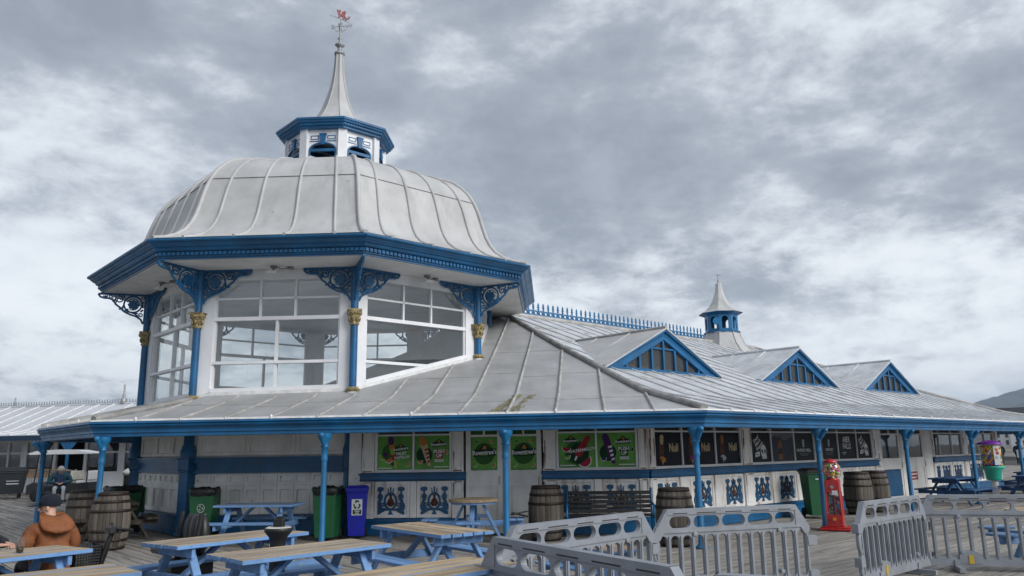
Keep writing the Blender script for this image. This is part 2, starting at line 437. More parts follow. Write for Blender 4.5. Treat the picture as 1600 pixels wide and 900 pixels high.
def minus_oct(poly, r):
    """convex poly minus the kiosk octagon -> convex pieces"""
    pieces = []; rest = poly
    for k in range(1, 9):
        a = octp(r, k); b = octp(r, k + 1); d = (b - a).normalized(); n = Vector((d.y, -d.x)); c = n.dot(a)    # outward
        o_ = clip(rest, -n, -c)
        if len(o_) > 2 and area(o_) > 1e-4: pieces.append(o_)
        rest = clip(rest, n, c)
        if len(rest) < 3 or area(rest) < 1e-5: break
    return pieces
def in_oct(p, r):
    for k in range(1, 9):
        a = octp(r, k); b = octp(r, k + 1); d = (b - a).normalized()
        if Vector((d.y, -d.x)).dot(p - a) > 0: return False
    return True

# ------------------------------------------------------------------ the setting: sea, deck, hills
SEA = material('grey_green_sea', (0.05, 0.075, 0.085), 0.25, 0.3, 0.05, bump=0.5, bscale=0.6)
b_ = MB(); b_.add([(-6400, -6400, -7), (6400, -6400, -7), (6400, 6400, -7), (-6400, 6400, -7)], [(0, 1, 2, 3)])
structure(b_.build('sea', SEA))
def deck_mat(nm, ang):
    return material(nm, (0.27, 0.252, 0.228), 0.75, 0.25, 9, dirt=(0.10, 0.09, 0.08), dirt_amt=0.75, dirt_scale=9, dirt_stretch=(.10, 1, 1), dirt_lo=.5, dirt_hi=.68, bump=0.4, bscale=40, island=0.33,
                stretch=(.06, 1, 1), spots=(0.12, 0.11, 0.10), spot_scale=4, spot_lo=.69, turn=ang)
DECK_R = deck_mat('weathered_deck_board', -math.atan2(U.y, U.x)); DECK_L = deck_mat('weathered_deck_board_cross', -math.atan2(-0.746, 0.666))
DECKBASE = plain('dark_gap_between_boards', (0.035, 0.033, 0.03), 0.9)
b_ = MB(); b_.box(-70, 80, -30, 80, -0.6, -0.05)
deck = structure(b_.build('deck', DECKBASE))
# boards run along the long side on the right and square to it on the left; they meet on a line
MITRE_X = 0.35
PW, GAP = 0.165, 0.021
def board_polys(dirv, side):
    """rows of boards clipped to the half x<MITRE (side -1) or x>MITRE (+1)"""
    nrm = Vector((-dirv.y, dirv.x)); rows = []
    for j in range(-210, 380):
        c = j * PW
        base = Vector((MITRE_X, 8.0)) + nrm * c
        a = base - dirv * 75; bb = base + dirv * 75
        q = [a, bb, bb + nrm * (PW - GAP), a + nrm * (PW - GAP)]
        n = Vector((1, 0)) * (-side)
        q = clip(q, n, n.dot(Vector((MITRE_X + side * 0.006, 0))))
        q = clip(q, Vector((0, -1)), 3.0); q = clip(q, Vector((0, 1)), 62.0)
        q = clip(q, Vector((-1, 0)), 48.0); q = clip(q, Vector((1, 0)), 60.0)
        if len(q) > 2 and area(q) > 0.02: rows.append(q)
    return rows
near = []; farb = MB()
def cut_lengths(q, dirv, seed):
    rnd = random.Random(seed)
    s0 = min(dirv.dot(p) for p in q); s1 = max(dirv.dot(p) for p in q); s = s0 - rnd.random() * 4
    outl = []
    while s < s1:
        e = s + 3.6 + rnd.random() * 1.4
        c = clip(clip(q, dirv, e - 0.004), -dirv, -(s + 0.004))
        if len(c) > 2 and area(c) > 0.01: outl.append(c)
        s = e
    return outl
for dirv, side in ((U, 1), (Vector((0.666, -0.746)), -1)):
    for ri, q in enumerate(board_polys(dirv, side)):
        for c in cut_lengths(q, dirv, ri * 2 + side):
            m = sum(c, Vector((0, 0))) / len(c)
            near.append((c, m, side))
def vis(m):
    # the pieces that show largest: near the camera and inside its view
    return m.y > 6.5 and abs(m.x) < 0.72 * m.y + 1.0 and m.y < 17.5
cand = sorted([t for t in near if vis(t[1])], key=lambda t: t[1].length)[:295]
keep = set(id(t) for t in cand)
rr = random.Random(3)
for t in near:
    c, m, side = t
    z = -0.012 + rr.uniform(-0.003, 0.003)
    top = [(p.x, p.y, z) for p in c]
    if id(t) in keep:
        b_ = MB(); b_.slab([(p.x - m.x, p.y - m.y, 0.0) for p in c], 0.035)
        b_.build('deck_board', DECK_R if side == 1 else DECK_L, deck, T(m.x, m.y, z), recalc=False)
    else: farb.slab(top, 0.035, 0 if side == 1 else 1)
stuff(farb.build('deck_boards', [DECK_R, DECK_L], deck, recalc=False))
# hills across the bay
HILL = material('heather_hillside', (0.062, 0.072, 0.062), 0.95, 0.35, 0.004, dirt=(0.05, 0.058, 0.04), dirt_amt=0.6, dirt_scale=0.008, bump=0)
def hill(name, pts, depth, mat):
    """ridge line given as (x, y, height); slopes fall to the sea on both sides"""
    rnd = random.Random(len(pts)); b = MB(); n = len(pts); rows = []
    fine_ = []
    for i in range(n - 1):
        for k in range(6):
            t = k / 6; a, c = pts[i], pts[i + 1]
            fine_.append(tuple(a[j] + (c[j] - a[j]) * t for j in range(3)))
    fine_.append(pts[-1]); n = len(fine_)
    for j, (dy, h) in enumerate(((-1.0, 0.0), (-0.7, 0.22), (-0.4, 0.55), (-0.15, 0.86), (0, 1.0), (0.5, 0.5), (1.0, 0.0))):
        for (x, y, z) in fine_:
            jit = 0 if h in (0, 1.0) else rnd.uniform(-0.05, 0.05)
            b.v.append(Vector((x, y + dy * depth, -8 + (z + 8) * (h + jit) + (rnd.uniform(-3, 3) if h == 1.0 else 0))))
    for j in range(6):
        for i in range(n - 1):
            b.f.append([j * n + i, j * n + i + 1, (j + 1) * n + i + 1, (j + 1) * n + i]); b.m.append(0); b.sm.append(True)
    return structure(b.build(name, mat))
hill('hill', [(1500, 4000, -6), (1900, 4000, 70), (2280, 4000, 185), (2480, 4050, 232), (2700, 4100, 285), (3100, 4150, 350), (3700, 4200, 330), (4600, 4200, 200), (5600, 4100, 0)], 1500, HILL)
hill('hill', [(1550, 3150, -6), (1800, 3150, 60), (1985, 3150, 135), (2130, 3150, 190), (2450, 3150, 225), (2900, 3150, 200), (3500, 3100, 120), (4200, 3100, -6)], 700, HILL)
# the shore with its promenade, far off to the right
LAND = material('shore_ground', (0.17, 0.165, 0.15), 0.9, 0.3, 0.02, bump=0)
b_ = MB(); b_.box(75, 900, 62, 700, -9, -0.35)
structure(b_.build('promenade', LAND))

# ------------------------------------------------------------------ pavilion roof
pav = thing('pavilion', 'white and blue Victorian pier pavilion with domed octagonal kiosk and long hipped lead roof', 'pavilion')
HOLE_R = 4.62
CELLS = []
for i in range(8):
    cell = list(EAVE)
    a, d, n, L = EDGES[i]
    for j in range(8):
        if j == i: continue
        aj, dj, nj, Lj = EDGES[j]
        # off_i <= off_j
        cell = clip(cell, n - nj, n.dot(a) - nj.dot(aj))
    CELLS.append(cell)
SPACING = {0: 0.78, 7: 0.872}
def roof_pts(poly): return [(p.x, p.y, zroof(p)) for p in poly]
for i in range(8):
    a, d, n, L = EDGES[i]
    sp = SPACING.get(i, 0.9); nb = max(2, round(L / sp)); sp = L / nb
    main = i in (0,)
    top_m = LEADWHITE if i in (0, 1, 3, 4) else LEAD
    smin = min(d.dot(p - a) for p in CELLS[i]); smax = max(d.dot(p - a) for p in CELLS[i])
    ks = range(math.floor(smin / sp), math.ceil(smax / sp))
    for k in ks:
        bay = clip(clip(CELLS[i], d, d.dot(a) + (k + 1) * sp), -d, -(d.dot(a) + k * sp))
        if len(bay) < 3 or area(bay) < 0.01: continue
        groups_ = []
        for (o0, _), (o1, _) in zip(PROF, PROF[1:]):
            strip = clip(clip(bay, n, n.dot(a) + o1), -n, -(n.dot(a) + o0))
            if len(strip) < 3 or area(strip) < 1e-4: continue
            for pc in minus_oct(strip, HOLE_R):
                if area(pc) <= 1e-4: continue
                hit = [g for g in groups_ if any((p - q).length < 1e-3 for r in g for q in r for p in pc)]
                new = [pc] + [r for g in hit for r in g]; groups_ = [g for g in groups_ if g not in hit] + [new]
        for g in groups_:
            m = MB()
            for pc in g: m.slab(roof_pts(pc), 0.045, 0, 1)
            m.build('roof_panel', [top_m, SOFFIT], pav)
        rl = random.Random(i * 100 + k)
        for ob_ in ((1.45, 3.6, 5.9, 8.0) if i != 0 else (1.5, 3.3, 5.2, 7.1, 8.9)):      # welted laps across the bay
            o = ob_ + rl.uniform(-.25, .25); q0 = a + d * (k * sp + .03) + n * o; q1 = a + d * ((k + 1) * sp - .03) + n * o
            if all(off(j, q) > o + .03 for q in (q0, q1) for j in range(8) if j != i) and not in_oct(q0, HOLE_R + .15) and not in_oct(q1, HOLE_R + .15) and i in (0, 6, 7):
                lm_ = MB(); zq = zprof(o) + .005; lm_.tube([(q0.x, q0.y, zq), (q1.x, q1.y, zq)], .007, 4); lm_.build('roof_lap', LEADROLL if rl.random() < .7 else top_m, pav)
                if i == 0 and rl.random() < .35:
                    e0_ = a + d * ((k + rl.uniform(.15, .5)) * sp) + n * (o + .05); w_ = rl.uniform(.15, .3); pm_ = MB(); pts_ = [e0_, e0_ + d * w_, e0_ + d * w_ + n * rl.uniform(.1, .2), e0_ + n * rl.uniform(.1, .2)]
                    pm_.slab([(p.x, p.y, zprof((p - a).dot(n)) + .012) for p in pts_], .012); pm_.build('lead_patch', LEADROLL, pav)
    for k in list(ks)[1:] if i != 0 else ks:
        if k < 0: continue
        s = k * sp + (0.0 if 0 < k < nb else 0.0)
        pts = []; o = -0.03
        vals = [-0.03, 0.5, 1.2, 1.9, 2.1, 2.4] + [2.8 + 0.6 * q for q in range(14)]
        for o in vals:
            p = a + d * s + n * o
            oo = max(o, 0)
            if any(off(j, p) < oo - 0.02 for j in range(8) if j != i) or in_oct(p, HOLE_R + 0.12): break
            pts.append((p.x, p.y, zprof(oo) + 0.012))
        # finish exactly at the cell edge
        if len(pts) > 1 and s > 0.05 and s < L - 0.05:
            lo, hi = o - 0.7, o
            m = MB(); rad = 0.034 if i != 0 else 0.026
            m.tube(pts, rad, 6, 0)
            p0 = Vector(pts[0])
            m.sphere((p0.x, p0.y, p0.z + 0.0), 0.036 if (k % 3 == 1 or i == 0) else 0.028, 6, 4, 1, (.8, .8, 1.5 if k % 3 == 1 else 1.0))
            m.build('roof_seam', [LEADROLL if i != 0 else LEADWHITE, FLASH], pav)
# hips and ridge
def hip(i, j):
    """between plane i and j from their shared eave corner"""
    c = EAVE[j]; bis = (EDGES[i][2] + EDGES[j][2]); bis /= bis.dot(EDGES[i][2])
    pts = []
    for o in [0.02, 0.6, 1.2, 1.8, 2.1, 2.6] + [3.2 + 0.7 * q for q in range(11)] + [10.62]:
        p = c + bis * o
        if any(off(q, p) < o - 0.05 for q in range(8)) or in_oct(p, HOLE_R + 0.1): break
        pts.append((p.x, p.y, zprof(o) + 0.03))
    return pts
for j in range(8):
    pts = hip((j - 1) % 8, j)
    if len(pts) > 1:
        m = MB(); m.tube(pts, 0.085, 8, 0, flat=0.8); m.build('hip_roll', LEADDARK if j in (0, 7) else LEADROLL, pav)
E_AL = 10.65 * 0.4325
ridge0 = ao(E_AL, 10.65); ridge1 = ao(24.2 - E_AL, 10.65)
m = MB(); m.tube([(ridge0.x, ridge0.y, 6.08), (ridge1.x, ridge1.y, 6.08)], 0.09, 8); m.build('ridge_roll', LEADROLL, pav)
# iron cresting on the ridge
m = MB(); Fm = frame(ridge0, U); LR = 11.2
m.box(0, LR, -0.02, 0.02, 0.0, 0.05); m.box(0, LR, -0.012, 0.012, 0.2, 0.235)
nsp = int(LR / 0.235)
for k in range(nsp):
    x = 0.12 + k * 0.235
    m.box(x - 0.016, x + 0.016, -0.012, 0.012, 0.05, 0.40)
    m.prism([(x - 0.062, 0.37), (x, 0.30), (x + 0.062, 0.37), (x + 0.022, 0.40), (x + 0.042, 0.45), (x, 0.56), (x - 0.042, 0.45), (x - 0.022, 0.40)], -0.012, 0.012)
    m.prism([(x - 0.055, 0.27), (x + 0.055, 0.27), (x + 0.035, 0.30), (x - 0.035, 0.30)], -0.012, 0.012)
    for q in range(10):        # ring between two spikes
        a0 = 2 * math.pi * q / 10; a1 = 2 * math.pi * (q + 1) / 10
        m.bar((x + 0.117 + 0.075 * math.cos(a0), 0, 0.125 + 0.075 * math.sin(a0)), (x + 0.117 + 0.075 * math.cos(a1), 0, 0.125 + 0.075 * math.sin(a1)), 0.03, 0.03, up=(0, 1, 0))
stuff(m.build('ridge_cresting', POSTBLUE, pav, T(0, 0, 6.14) @ Fm @ Matrix.Diagonal((1, 1, .82, 1))))
# moss and lichen that has washed down beside two rolls of the front slope
a, d, n, L = EDGES[7]; b2 = MB(); rnd = random.Random(12); z_k = 0
for q in range(150):
    t_ = rnd.random(); o = 0.1 + 1.9 * t_; lane = rnd.choice((7.72, 7.72, 8.02)); s = lane + 0.30 * (o - 0.1) / 1.9 + rnd.gauss(0, 0.035 + 0.03 * (1 - t_)); z_k += 1
    w_ = rnd.uniform(.012, .045); h_ = rnd.uniform(.05, .18); pts = []
    for e in range(7):
        an = 2 * math.pi * e / 7; rr_ = rnd.uniform(.6, 1.1); p = a + d * (s + w_ * rr_ * math.cos(an) + .15 * h_ * math.sin(an)) + n * max(0.02, o + h_ * rr_ * math.sin(an)); pts.append((p.x, p.y, zprof(max(0, (p - a).dot(n))) + .004 + .00006 * z_k))
    b2.add(pts, [tuple(range(7))])
stuff(b2.build('moss_streak', MOSS, pav, recalc=False))

# ------------------------------------------------------------------ sweeping mouldings
def sweep(path, prof, closed, m, mi=0, only=None):
    """path: plan points ccw (outside on the right); prof: (out, z) list; mitred corners"""
    n = len(path); rings = []
    for i in range(n):
        p = path[i]
        dp = (p - path[i - 1]).normalized() if (closed or i > 0) else None
        dn = (path[(i + 1) % n] - p).normalized() if (closed or i < n - 1) else None
        if dp is None: dp = dn
        if dn is None: dn = dp
        n0 = Vector((dp.y, -dp.x)); n1 = Vector((dn.y, -dn.x)); bs = n0 + n1; bs = bs / bs.dot(n0)
        rings.append([(p.x + bs.x * o, p.y + bs.y * o, z) for o, z in prof])
    k = len(prof)
    if only is not None: rings = rings[only:only + 2]; n = 2; closed = False
    vs_ = [q for r in rings for q in r]; fs = []
    for i in range(n if closed else n - 1):
        j = (i + 1) % n
        for q in range(k - 1): fs.append((i * k + q, j * k + q, j * k + q + 1, i * k + q + 1))
    m.add(vs_, fs, mi)
FASCIA = [(-0.32, 2.325), (0.06, 2.335), (0.075, 2.305), (0.04, 2.285), (0.055, 2.26), (0.03, 2.235), (-0.005, 2.205), (-0.02, 2.17), (-0.02, 2.13), (-0.045, 2.12), (-0.045, 2.06), (-0.07, 2.055), (-0.24, 2.055), (-0.24, 2.3)]
for i in range(8):
    a = EAVE[i]; bq = EAVE[(i + 1) % 8]
    dp = EDGES[i - 1][1]; dn = EDGES[(i + 1) % 8][1]
    four = [EAVE[i - 1], a, bq, EAVE[(i + 2) % 8]]
    m = MB(); sweep(four, FASCIA, False, m, only=1); m.build('fascia', BLUE, pav)
    m = MB(); sweep(four, [(-0.10, 2.39), (0.035, 2.372), (0.045, 2.345), (0.0, 2.338)], False, m, only=1); m.build('eave_flashing', FLASH, pav)
# ------------------------------------------------------------------ veranda posts
cap = MB()
cap.lathe([(0.056, 1.55), (0.066, 1.60), (0.058, 1.63), (0.058, 1.79), (0.075, 1.80), (0.075, 1.83), (0.06, 1.845), (0.075, 1.90), (0.12, 1.97), (0.13, 2.0), (0.13, 2.055)], 14)
cap.tube([(0, -0.05, 1.84), (0, -0.11, 1.91), (0, -0.18, 2.0), (0, -0.20, 2.05)], 0.046, 8)
cap.sphere((0, -0.20, 2.02), 0.052, 8, 6)
cap_me = cap.fix(cap.mesh('capital', POSTBLUE))
sh = MB(); sh.lathe([(0.075, 0.0), (0.075, 0.05), (0.062, 0.07), (0.062, 0.12), (0.056, 0.14), (0.050, 1.56)], 14)
sh_me = sh.fix(sh.mesh('veranda_post', POSTBLUE))
ft = MB(); ft.lathe([(0.115, 0.0), (0.115, 0.022), (0.09, 0.03)], 12); ft_me = ft.fix(ft.mesh('foot_plate', POSTBLUE))
e0 = Vector((-7.81, 14.99)); e1 = Vector((3.22, 14.03)); ed = (e1 - e0).normalized()
PP = [(e0, ed), (e0 + ed * 4.32, ed), (e0 + ed * 7.68, ed), (e1, (ed + U).normalized())]
for al in (4.41, 8.92, 13.52, 17.8, 22.2): PP.append((e1 + U * al, U))
PP.append((Vector((-10.9, 18.3)), NV * -1))
for p, d in PP:
    M_ = frame(p, d)
    o = link('veranda_post', sh_me, pav, M_); link('capital', cap_me, o); link('foot_plate', ft_me, o)

# ------------------------------------------------------------------ kiosk: lower storey and glazed storey
RC = 4.712
def face(k): return frame(octp(RC, k), octp(RC, k + 1) - octp(RC, k))
FW = (octp(RC, 2) - octp(RC, 1)).length
def zface(k, s, dy=0.0):
    a = octp(RC, k); d = (octp(RC, k + 1) - a).normalized(); p = a + d * s + Vector((d.y, -d.x)) * 0.05
    return zroof(p)
for k in range(1, 9):
    M_ = face(k)
    # solid wall below the roof line
    m = MB()
    cols = [0.0, 0.6, 1.2, 1.8, 2.4, 3.0, FW]
    pl = [(s, 0.0) for s in (0, FW)] + [(s, max(2.9, zface(k, s) + 0.10)) for s in reversed(cols)]
    m.prism(pl, 0.10, 0.22)
    wallo = m.build('kiosk_wall', [OLDWHITE if k in (1, 2) else INNER], pav, M_)
    if k in (1, 2):
        w0, w1 = 0.14, FW - 0.14
        mm = MB(); mm.box(w0, w1, -0.02, 0.10, 0.0, 0.34); mm.box(w0, w1, -0.05, 0.10, 0.34, 0.41); mm.box(w0, w1, -0.035, 0.10, 0.0, 0.12)
        mm.build('plinth', BLUE, wallo)
        mm = MB(); mm.box(w0, w1, 0.03, 0.10, 1.37, 1.52); mm.prism([(w0, 1.30), (w1, 1.30), (w1, 1.37), (w0, 1.37)], -0.01, 0.10)
        mm.prism([(w0, 1.52), (w1, 1.52), (w1, 1.64), (w0, 1.64)], -0.03, 0.10); mm.box(w0, w1, -0.06, 0.10, 1.60, 1.64)
        mm.build('string_course', BLUE, wallo)
        # frieze of small sunk panels and tall sunk panels: stiles and rails stand proud of the wall
        def panelling(z0, z1, n, rail, stile):
            for q in range(n):
                x0 = w0 + (w1 - w0) * q / n; x1 = w0 + (w1 - w0) * (q + 1) / n
                h = [(x0 + stile, z0 + rail), (x1 - stile, z0 + rail), (x1 - stile, z1 - rail), (x0 + stile, z1 - rail)]
                pm = MB(); pm.cellhole(x0 + .002, x1 - .002, z0, z1, h, 0.055, 0.10)
                bevel(pm.build('sunk_panel', OLDWHITE, wallo), 0.012)
        panelling(1.06, 1.28, 9, 0.05, 0.06)
        panelling(0.42, 1.04, 9 if k == 2 else 6, 0.11, 0.075)
        panelling(1.66, 2.20, 3, 0.09, 0.10)
        mm = MB(); mm.box(w0, w1, 0.04, 0.10, 1.035, 1.065); mm.build('rail', OLDWHITE, wallo)
for k in (1, 2, 3):       # blue corner pilasters of the lower storey
    p = octp(RC, k); dirv = (p - OC).normalized(); M_ = frame(p, Vector((-dirv.y, dirv.x)))
    m = MB()
    m.prism([(-0.13, 0.0), (0.13, 0.0), (0.13, 1.36), (-0.13, 1.36)], -0.10, 0.16)
    m.box(-0.16, 0.16, -0.13, 0.16, 0.0, 0.10); m.box(-0.155, 0.155, -0.125, 0.16, 0.28, 0.34); m.box(-0.15, 0.15, -0.12, 0.16, 1.33, 1.37)
    m.box(-0.16, 0.16, -0.13, 0.16, 1.37, 1.62); m.box(-0.19, 0.19, -0.16, 0.16, 1.60, 1.645)
    m.lathe([(0.17, 1.645), (0.17, 1.80), (0.145, 1.84), (0.15, 1.88), (0.115, 1.92), (0.105, 2.5)], 12)
    bevel(m.build('pilaster', BLUE, pav, M_), 0.01)
# columns of the glazed storey
colm = MB(); colm.lathe([(0.085, 0.0), (0.085, 2.95)], 12); col_me = colm.fix(colm.mesh('column', BLUE))
# brackets: open ironwork
def spiral(cx, cz, r0, r1, a0, turns, n=16):
    return [(cx + (r0 + (r1 - r0) * i / n) * math.cos(R(a0) + 2 * math.pi * turns * i / n), cz + (r0 + (r1 - r0) * i / n) * math.sin(R(a0) + 2 * math.pi * turns * i / n)) for i in range(n + 1)]
bk = MB()
def flat(pts, w=0.026): bk.tube([(x, 0, z) for x, z in pts], w * .72, 5, smooth=False, flat=1.0)
bk.box(0.06, 1.20, -0.022, 0.022, -0.045, 0.0)
bk.box(0.06, 0.10, -0.022, 0.022, -0.78, 0.0)
flat(arc(0.37, -0.27, 0.215, 0, 360, 20), 0.034)
flat(arc(0.37, -0.27, 0.15, 20, 300, 14), 0.02)
bk.prism(arc(0.36, -0.28, 0.115, 0, 360, 16)[:-1], -0.02, 0.02)
for q in range(8):
    a = R(45 * q); bk.prism(arc(0.36 + 0.10 * math.cos(a), -0.28 + 0.10 * math.sin(a), 0.038, 0, 360, 6)[:-1], -0.016, 0.016)
flat([(0.10, -0.78), (0.16, -0.66), (0.28, -0.58), (0.42, -0.54), (0.56, -0.47), (0.66, -0.37), (0.78, -0.28), (0.84, -0.17), (0.95, -0.13), (1.05, -0.13), (1.15, -0.10), (1.20, -0.03)], 0.036)
flat(spiral(0.70, -0.155, 0.10, 0.02, 60, 1.4), 0.026); flat(spiral(0.90, -0.085, 0.06, 0.015, 200, 1.3, 12), 0.022); flat(spiral(1.06, -0.10, 0.05, 0.012, 120, 1.3, 12), 0.022)
flat(spiral(0.17, -0.55, 0.07, 0.015, 300, 1.4, 12), 0.022); flat(spiral(0.15, -0.09, 0.055, 0.012, 90, 1.2, 10), 0.022)
flat([(0.58, -0.3), (0.62, -0.38), (0.60, -0.45)], 0.04); flat([(0.56, -0.1), (0.60, -0.05)], 0.03); flat([(0.80, -0.05), (0.78, -0.12), (0.82, -0.2)], 0.03)
flat([(0.42, -0.48), (0.30, -0.52), (0.20, -0.62)], 0.03); flat([(0.12, -0.40), (0.18, -0.46)], 0.035)
flat(spiral(0.50, -0.43, 0.06, 0.012, 200, 1.3, 12), 0.024); flat(spiral(0.80, -0.22, 0.05, 0.012, 20, 1.2, 10), 0.022); flat(spiral(0.62, -0.08, 0.05, 0.012, 160, 1.2, 10), 0.02)
flat([(0.12, -0.18), (0.15, -0.27), (0.12, -0.36)], 0.03); flat([(0.24, -0.50), (0.34, -0.50), (0.44, -0.47)], 0.028); flat([(0.98, -0.05), (1.0, -0.12)], 0.024)
bk.sphere((0.67, 0, -0.40), 0.03, 6, 4); bk.sphere((0.845, 0, -0.20), 0.026, 6, 4)
bk_me = bk.fix(bk.mesh('bracket', BLUE))
capm = MB()
capm.lathe([(0.10, 0.0), (0.115, 0.03), (0.10, 0.06), (0.105, 0.14), (0.15, 0.25), (0.17, 0.29), (0.17, 0.33)], 16)
for q in range(8):
    a = R(45 * q + 22); capm.sphere((0.115 * math.cos(a), 0.115 * math.sin(a), 0.14), 0.034, 6, 5, 0, (1, 1, 2.0))
    capm.sphere((0.15 * math.cos(a), 0.15 * math.sin(a), 0.26), 0.034, 6, 5)
capm.box(-0.15, 0.15, -0.15, 0.15, 0.33, 0.36)
capg_me = capm.fix(capm.mesh('gilded_capital', GOLD))
bsm = MB(); bsm.lathe([(0.12, -0.16), (0.125, 0.0)], 12, 1)
bsm.lathe([(0.11, 0.0), (0.145, 0.03), (0.15, 0.06), (0.12, 0.10), (0.088, 0.11)], 16, 0)
for q in range(14):
    a = 2 * math.pi * q / 14; bsm.sphere((0.142 * math.cos(a), 0.142 * math.sin(a), 0.05), 0.022, 5, 4)
bsg_me = bsm.fix(bsm.mesh('column_base', [GOLD, FLASH]))
ZS = 5.85
for k in range(1, 9):
    p = octp(RC, k); zb = max(2.82, zroof(octp(RC + 0.05, k)))
    dirv = (p - OC).normalized()
    M_ = T(p.x, p.y, zb) @ rotz(math.atan2(dirv.y, dirv.x))
    o = link('column', col_me, pav, M_ @ Matrix.Diagonal((1, 1, (ZS - zb) / 2.95, 1)))
    if zb < 4.4:
        link('column_base', bsg_me, pav, M_)
        link('gilded_capital', capg_me, pav, T(p.x, p.y, 4.50) @ rotz(math.atan2(dirv.y, dirv.x)))
    for q in (k - 1, k + 1):
        d = (octp(RC, q) - p).normalized()
        if zroof(p + d * 0.6) < 5.0: link('bracket', bk_me, pav, T(0, 0, ZS - 0.002) @ frame(p, d))
    if zroof(p + dirv * 0.5) < 5.0: link('bracket', bk_me, pav, T(0, 0, ZS - 0.002) @ frame(p, dirv))
# window frames and panes per face
def pane_rect(parent, x0, x1, z0a, z0b, z1, mat=None, y=0.16):
    m = MB(); m.add([(x0, y, z0a), (x1, y, z0b), (x1, y, z1), (x0, y, z1)], [(0, 1, 2, 3)])
    return m.build('pane', mat or GLASS, parent, recalc=False)
for k in range(1, 9):
    M_ = face(k); x0, x1 = 0.35, FW - 0.35
    zb = lambda s: max(2.9, zface(k, s) + 0.10)
    fr = MB()
    # corner boards
    for (a, c) in ((0.02, x0), (x1, FW - 0.02)): 
        if zb((a + c) / 2) < 5.6: fr.prism([(a, zb(a)), (c, zb(c)), (c, ZS), (a, ZS)], 0.06, 0.20)
    fr.box(0.02, FW - 0.02, 0.05, 0.20, 5.62, ZS)
    def rail(z, h=0.06, y0=0.07): 
        # only where above the roof line
        xs = [x for x in [x0 + (x1 - x0) * i / 40 for i in range(41)] if zb(x) < z]
        if xs: fr.box(min(xs), max(xs), y0, 0.19, z - h / 2, z + h / 2)
    rail(4.72, 0.085); rail(5.19, 0.045, 0.10); rail(3.72, 0.065)
    def mull(x, za, zt, w=0.045):
        za = max(za, zb(x))
        if zt - za > 0.05: fr.box(x - w / 2, x + w / 2, 0.10, 0.19, za, zt)
    xa, xb_, xm = x0 + (x1 - x0) * 0.36, x0 + (x1 - x0) * 0.64, (x0 + x1) / 2
    mull(xa, 4.72, 5.62); mull(xb_, 4.72, 5.62)
    if k == 3: mull(xm - 0.02, 2.9, 3.72, 0.06)
    else: mull(xm, 2.9, 4.72, 0.06)
    mull(x0 + 0.02, 2.9, 5.62, 0.05); mull(x1 - 0.02, 2.9, 5.62, 0.05)
    # sill following the roof
    xs = [x0 + (x1 - x0) * i / 8 for i in range(9)]
    for a, c in zip(xs, xs[1:]):
        if zb(a) < 5.55: fr.prism([(a, zb(a)), (c, zb(c)), (c, zb(c) + 0.085), (a, zb(a) + 0.085)], 0.05, 0.20)
    win = fr.build('kiosk_window', WHITE if k in (1, 2, 3) else INNER if False else WHITE, pav, M_)
    for (za, zt, xs) in ((5.19, 5.62, (x0, xa, xb_, x1)), (4.72, 5.19, (x0, xa, xb_, x1)), (3.72, 4.72, (x0, x1) if k == 3 else (x0, xm, x1)), (2.9, 3.72, (x0, xm, x1))):
        for a, c in zip(xs, xs[1:]):
            ba, bc = max(za, zb(a)), max(za, zb(c))
            if ba < zt - 0.03 or bc < zt - 0.03: pane_rect(win, a, c, min(ba, zt), min(bc, zt), zt)
    # white flashing along the foot
    xs = [FW * i / 8 for i in range(9)]
    if zb(FW / 2) < 5.3:
        fl = MB()
        for a, c in zip(xs, xs[1:]): fl.prism([(a, zb(a) - 0.14), (c, zb(c) - 0.14), (c, zb(c)), (a, zb(a))], 0.02, 0.12)
        fl.build('flashing', FLASH, pav, M_)
# soffit and cornice
CO = math.cos(R(22.5))
def ring(prof, m, mi=0, c=OC, ks=range(1, 9), yaw=None):
    for k in ks:
        vs_ = []
        for kk in (k, k + 1):
            for (ap, z) in prof:
                q = octp(ap / CO, kk); vs_.append((q.x, q.y, z))
        n = len(prof); m.add(vs_, [(q, n + q, n + q + 1, q + 1) for q in range(n - 1)], mi)
m = MB(); ring([(3.2, ZS + 0.002), (5.42, ZS + 0.004)], m); m.build('soffit', SOFFIT, pav)
m = MB(); m.add([tuple(octp(4.5, k, ZS - 0.12)) for k in range(1, 9)], [tuple(range(8))]); m.build('kiosk_ceiling', WHITE, pav, recalc=False)  # white sheet added to reflect daylight inside the kiosk
m = MB(); m.add([tuple(octp(4.45, k, 2.62)) for k in range(1, 9)], [tuple(range(8))]); m.build('kiosk_floor', INNER, pav, recalc=False)  # pale sheet added to throw light upward; the kiosk is open below
CORN = [(5.37, 5.853), (5.405, 5.853), (5.405, 5.885), (5.44, 5.90), (5.44, 5.925), (5.46, 5.93), (5.46, 6.01), (5.50, 6.02), (5.53, 6.035), (5.555, 6.07), (5.56, 6.095), (5.60, 6.10), (5.62, 6.125), (5.66, 6.15), (5.68, 6.185), (5.72, 6.19), (5.74, 6.215), (5.74, 6.25), (5.62, 6.285), (5.0, 6.33)]
m = MB(); ring(CORN, m); m.build('cornice', BLUE, pav)
for k in range(1, 9):
    a = octp(5.46 / CO, k); bq = octp(5.46 / CO, k + 1); M_ = frame(a, bq - a); L = (bq - a).length; m = MB(); n = 44
    for q in range(n):
        x = L * (q + 0.5) / n; m.box(x - 0.03, x + 0.03, -0.035, 0.005, 5.937, 6.0)
    stuff(m.build('dentil_course', BLUE, pav, M_))
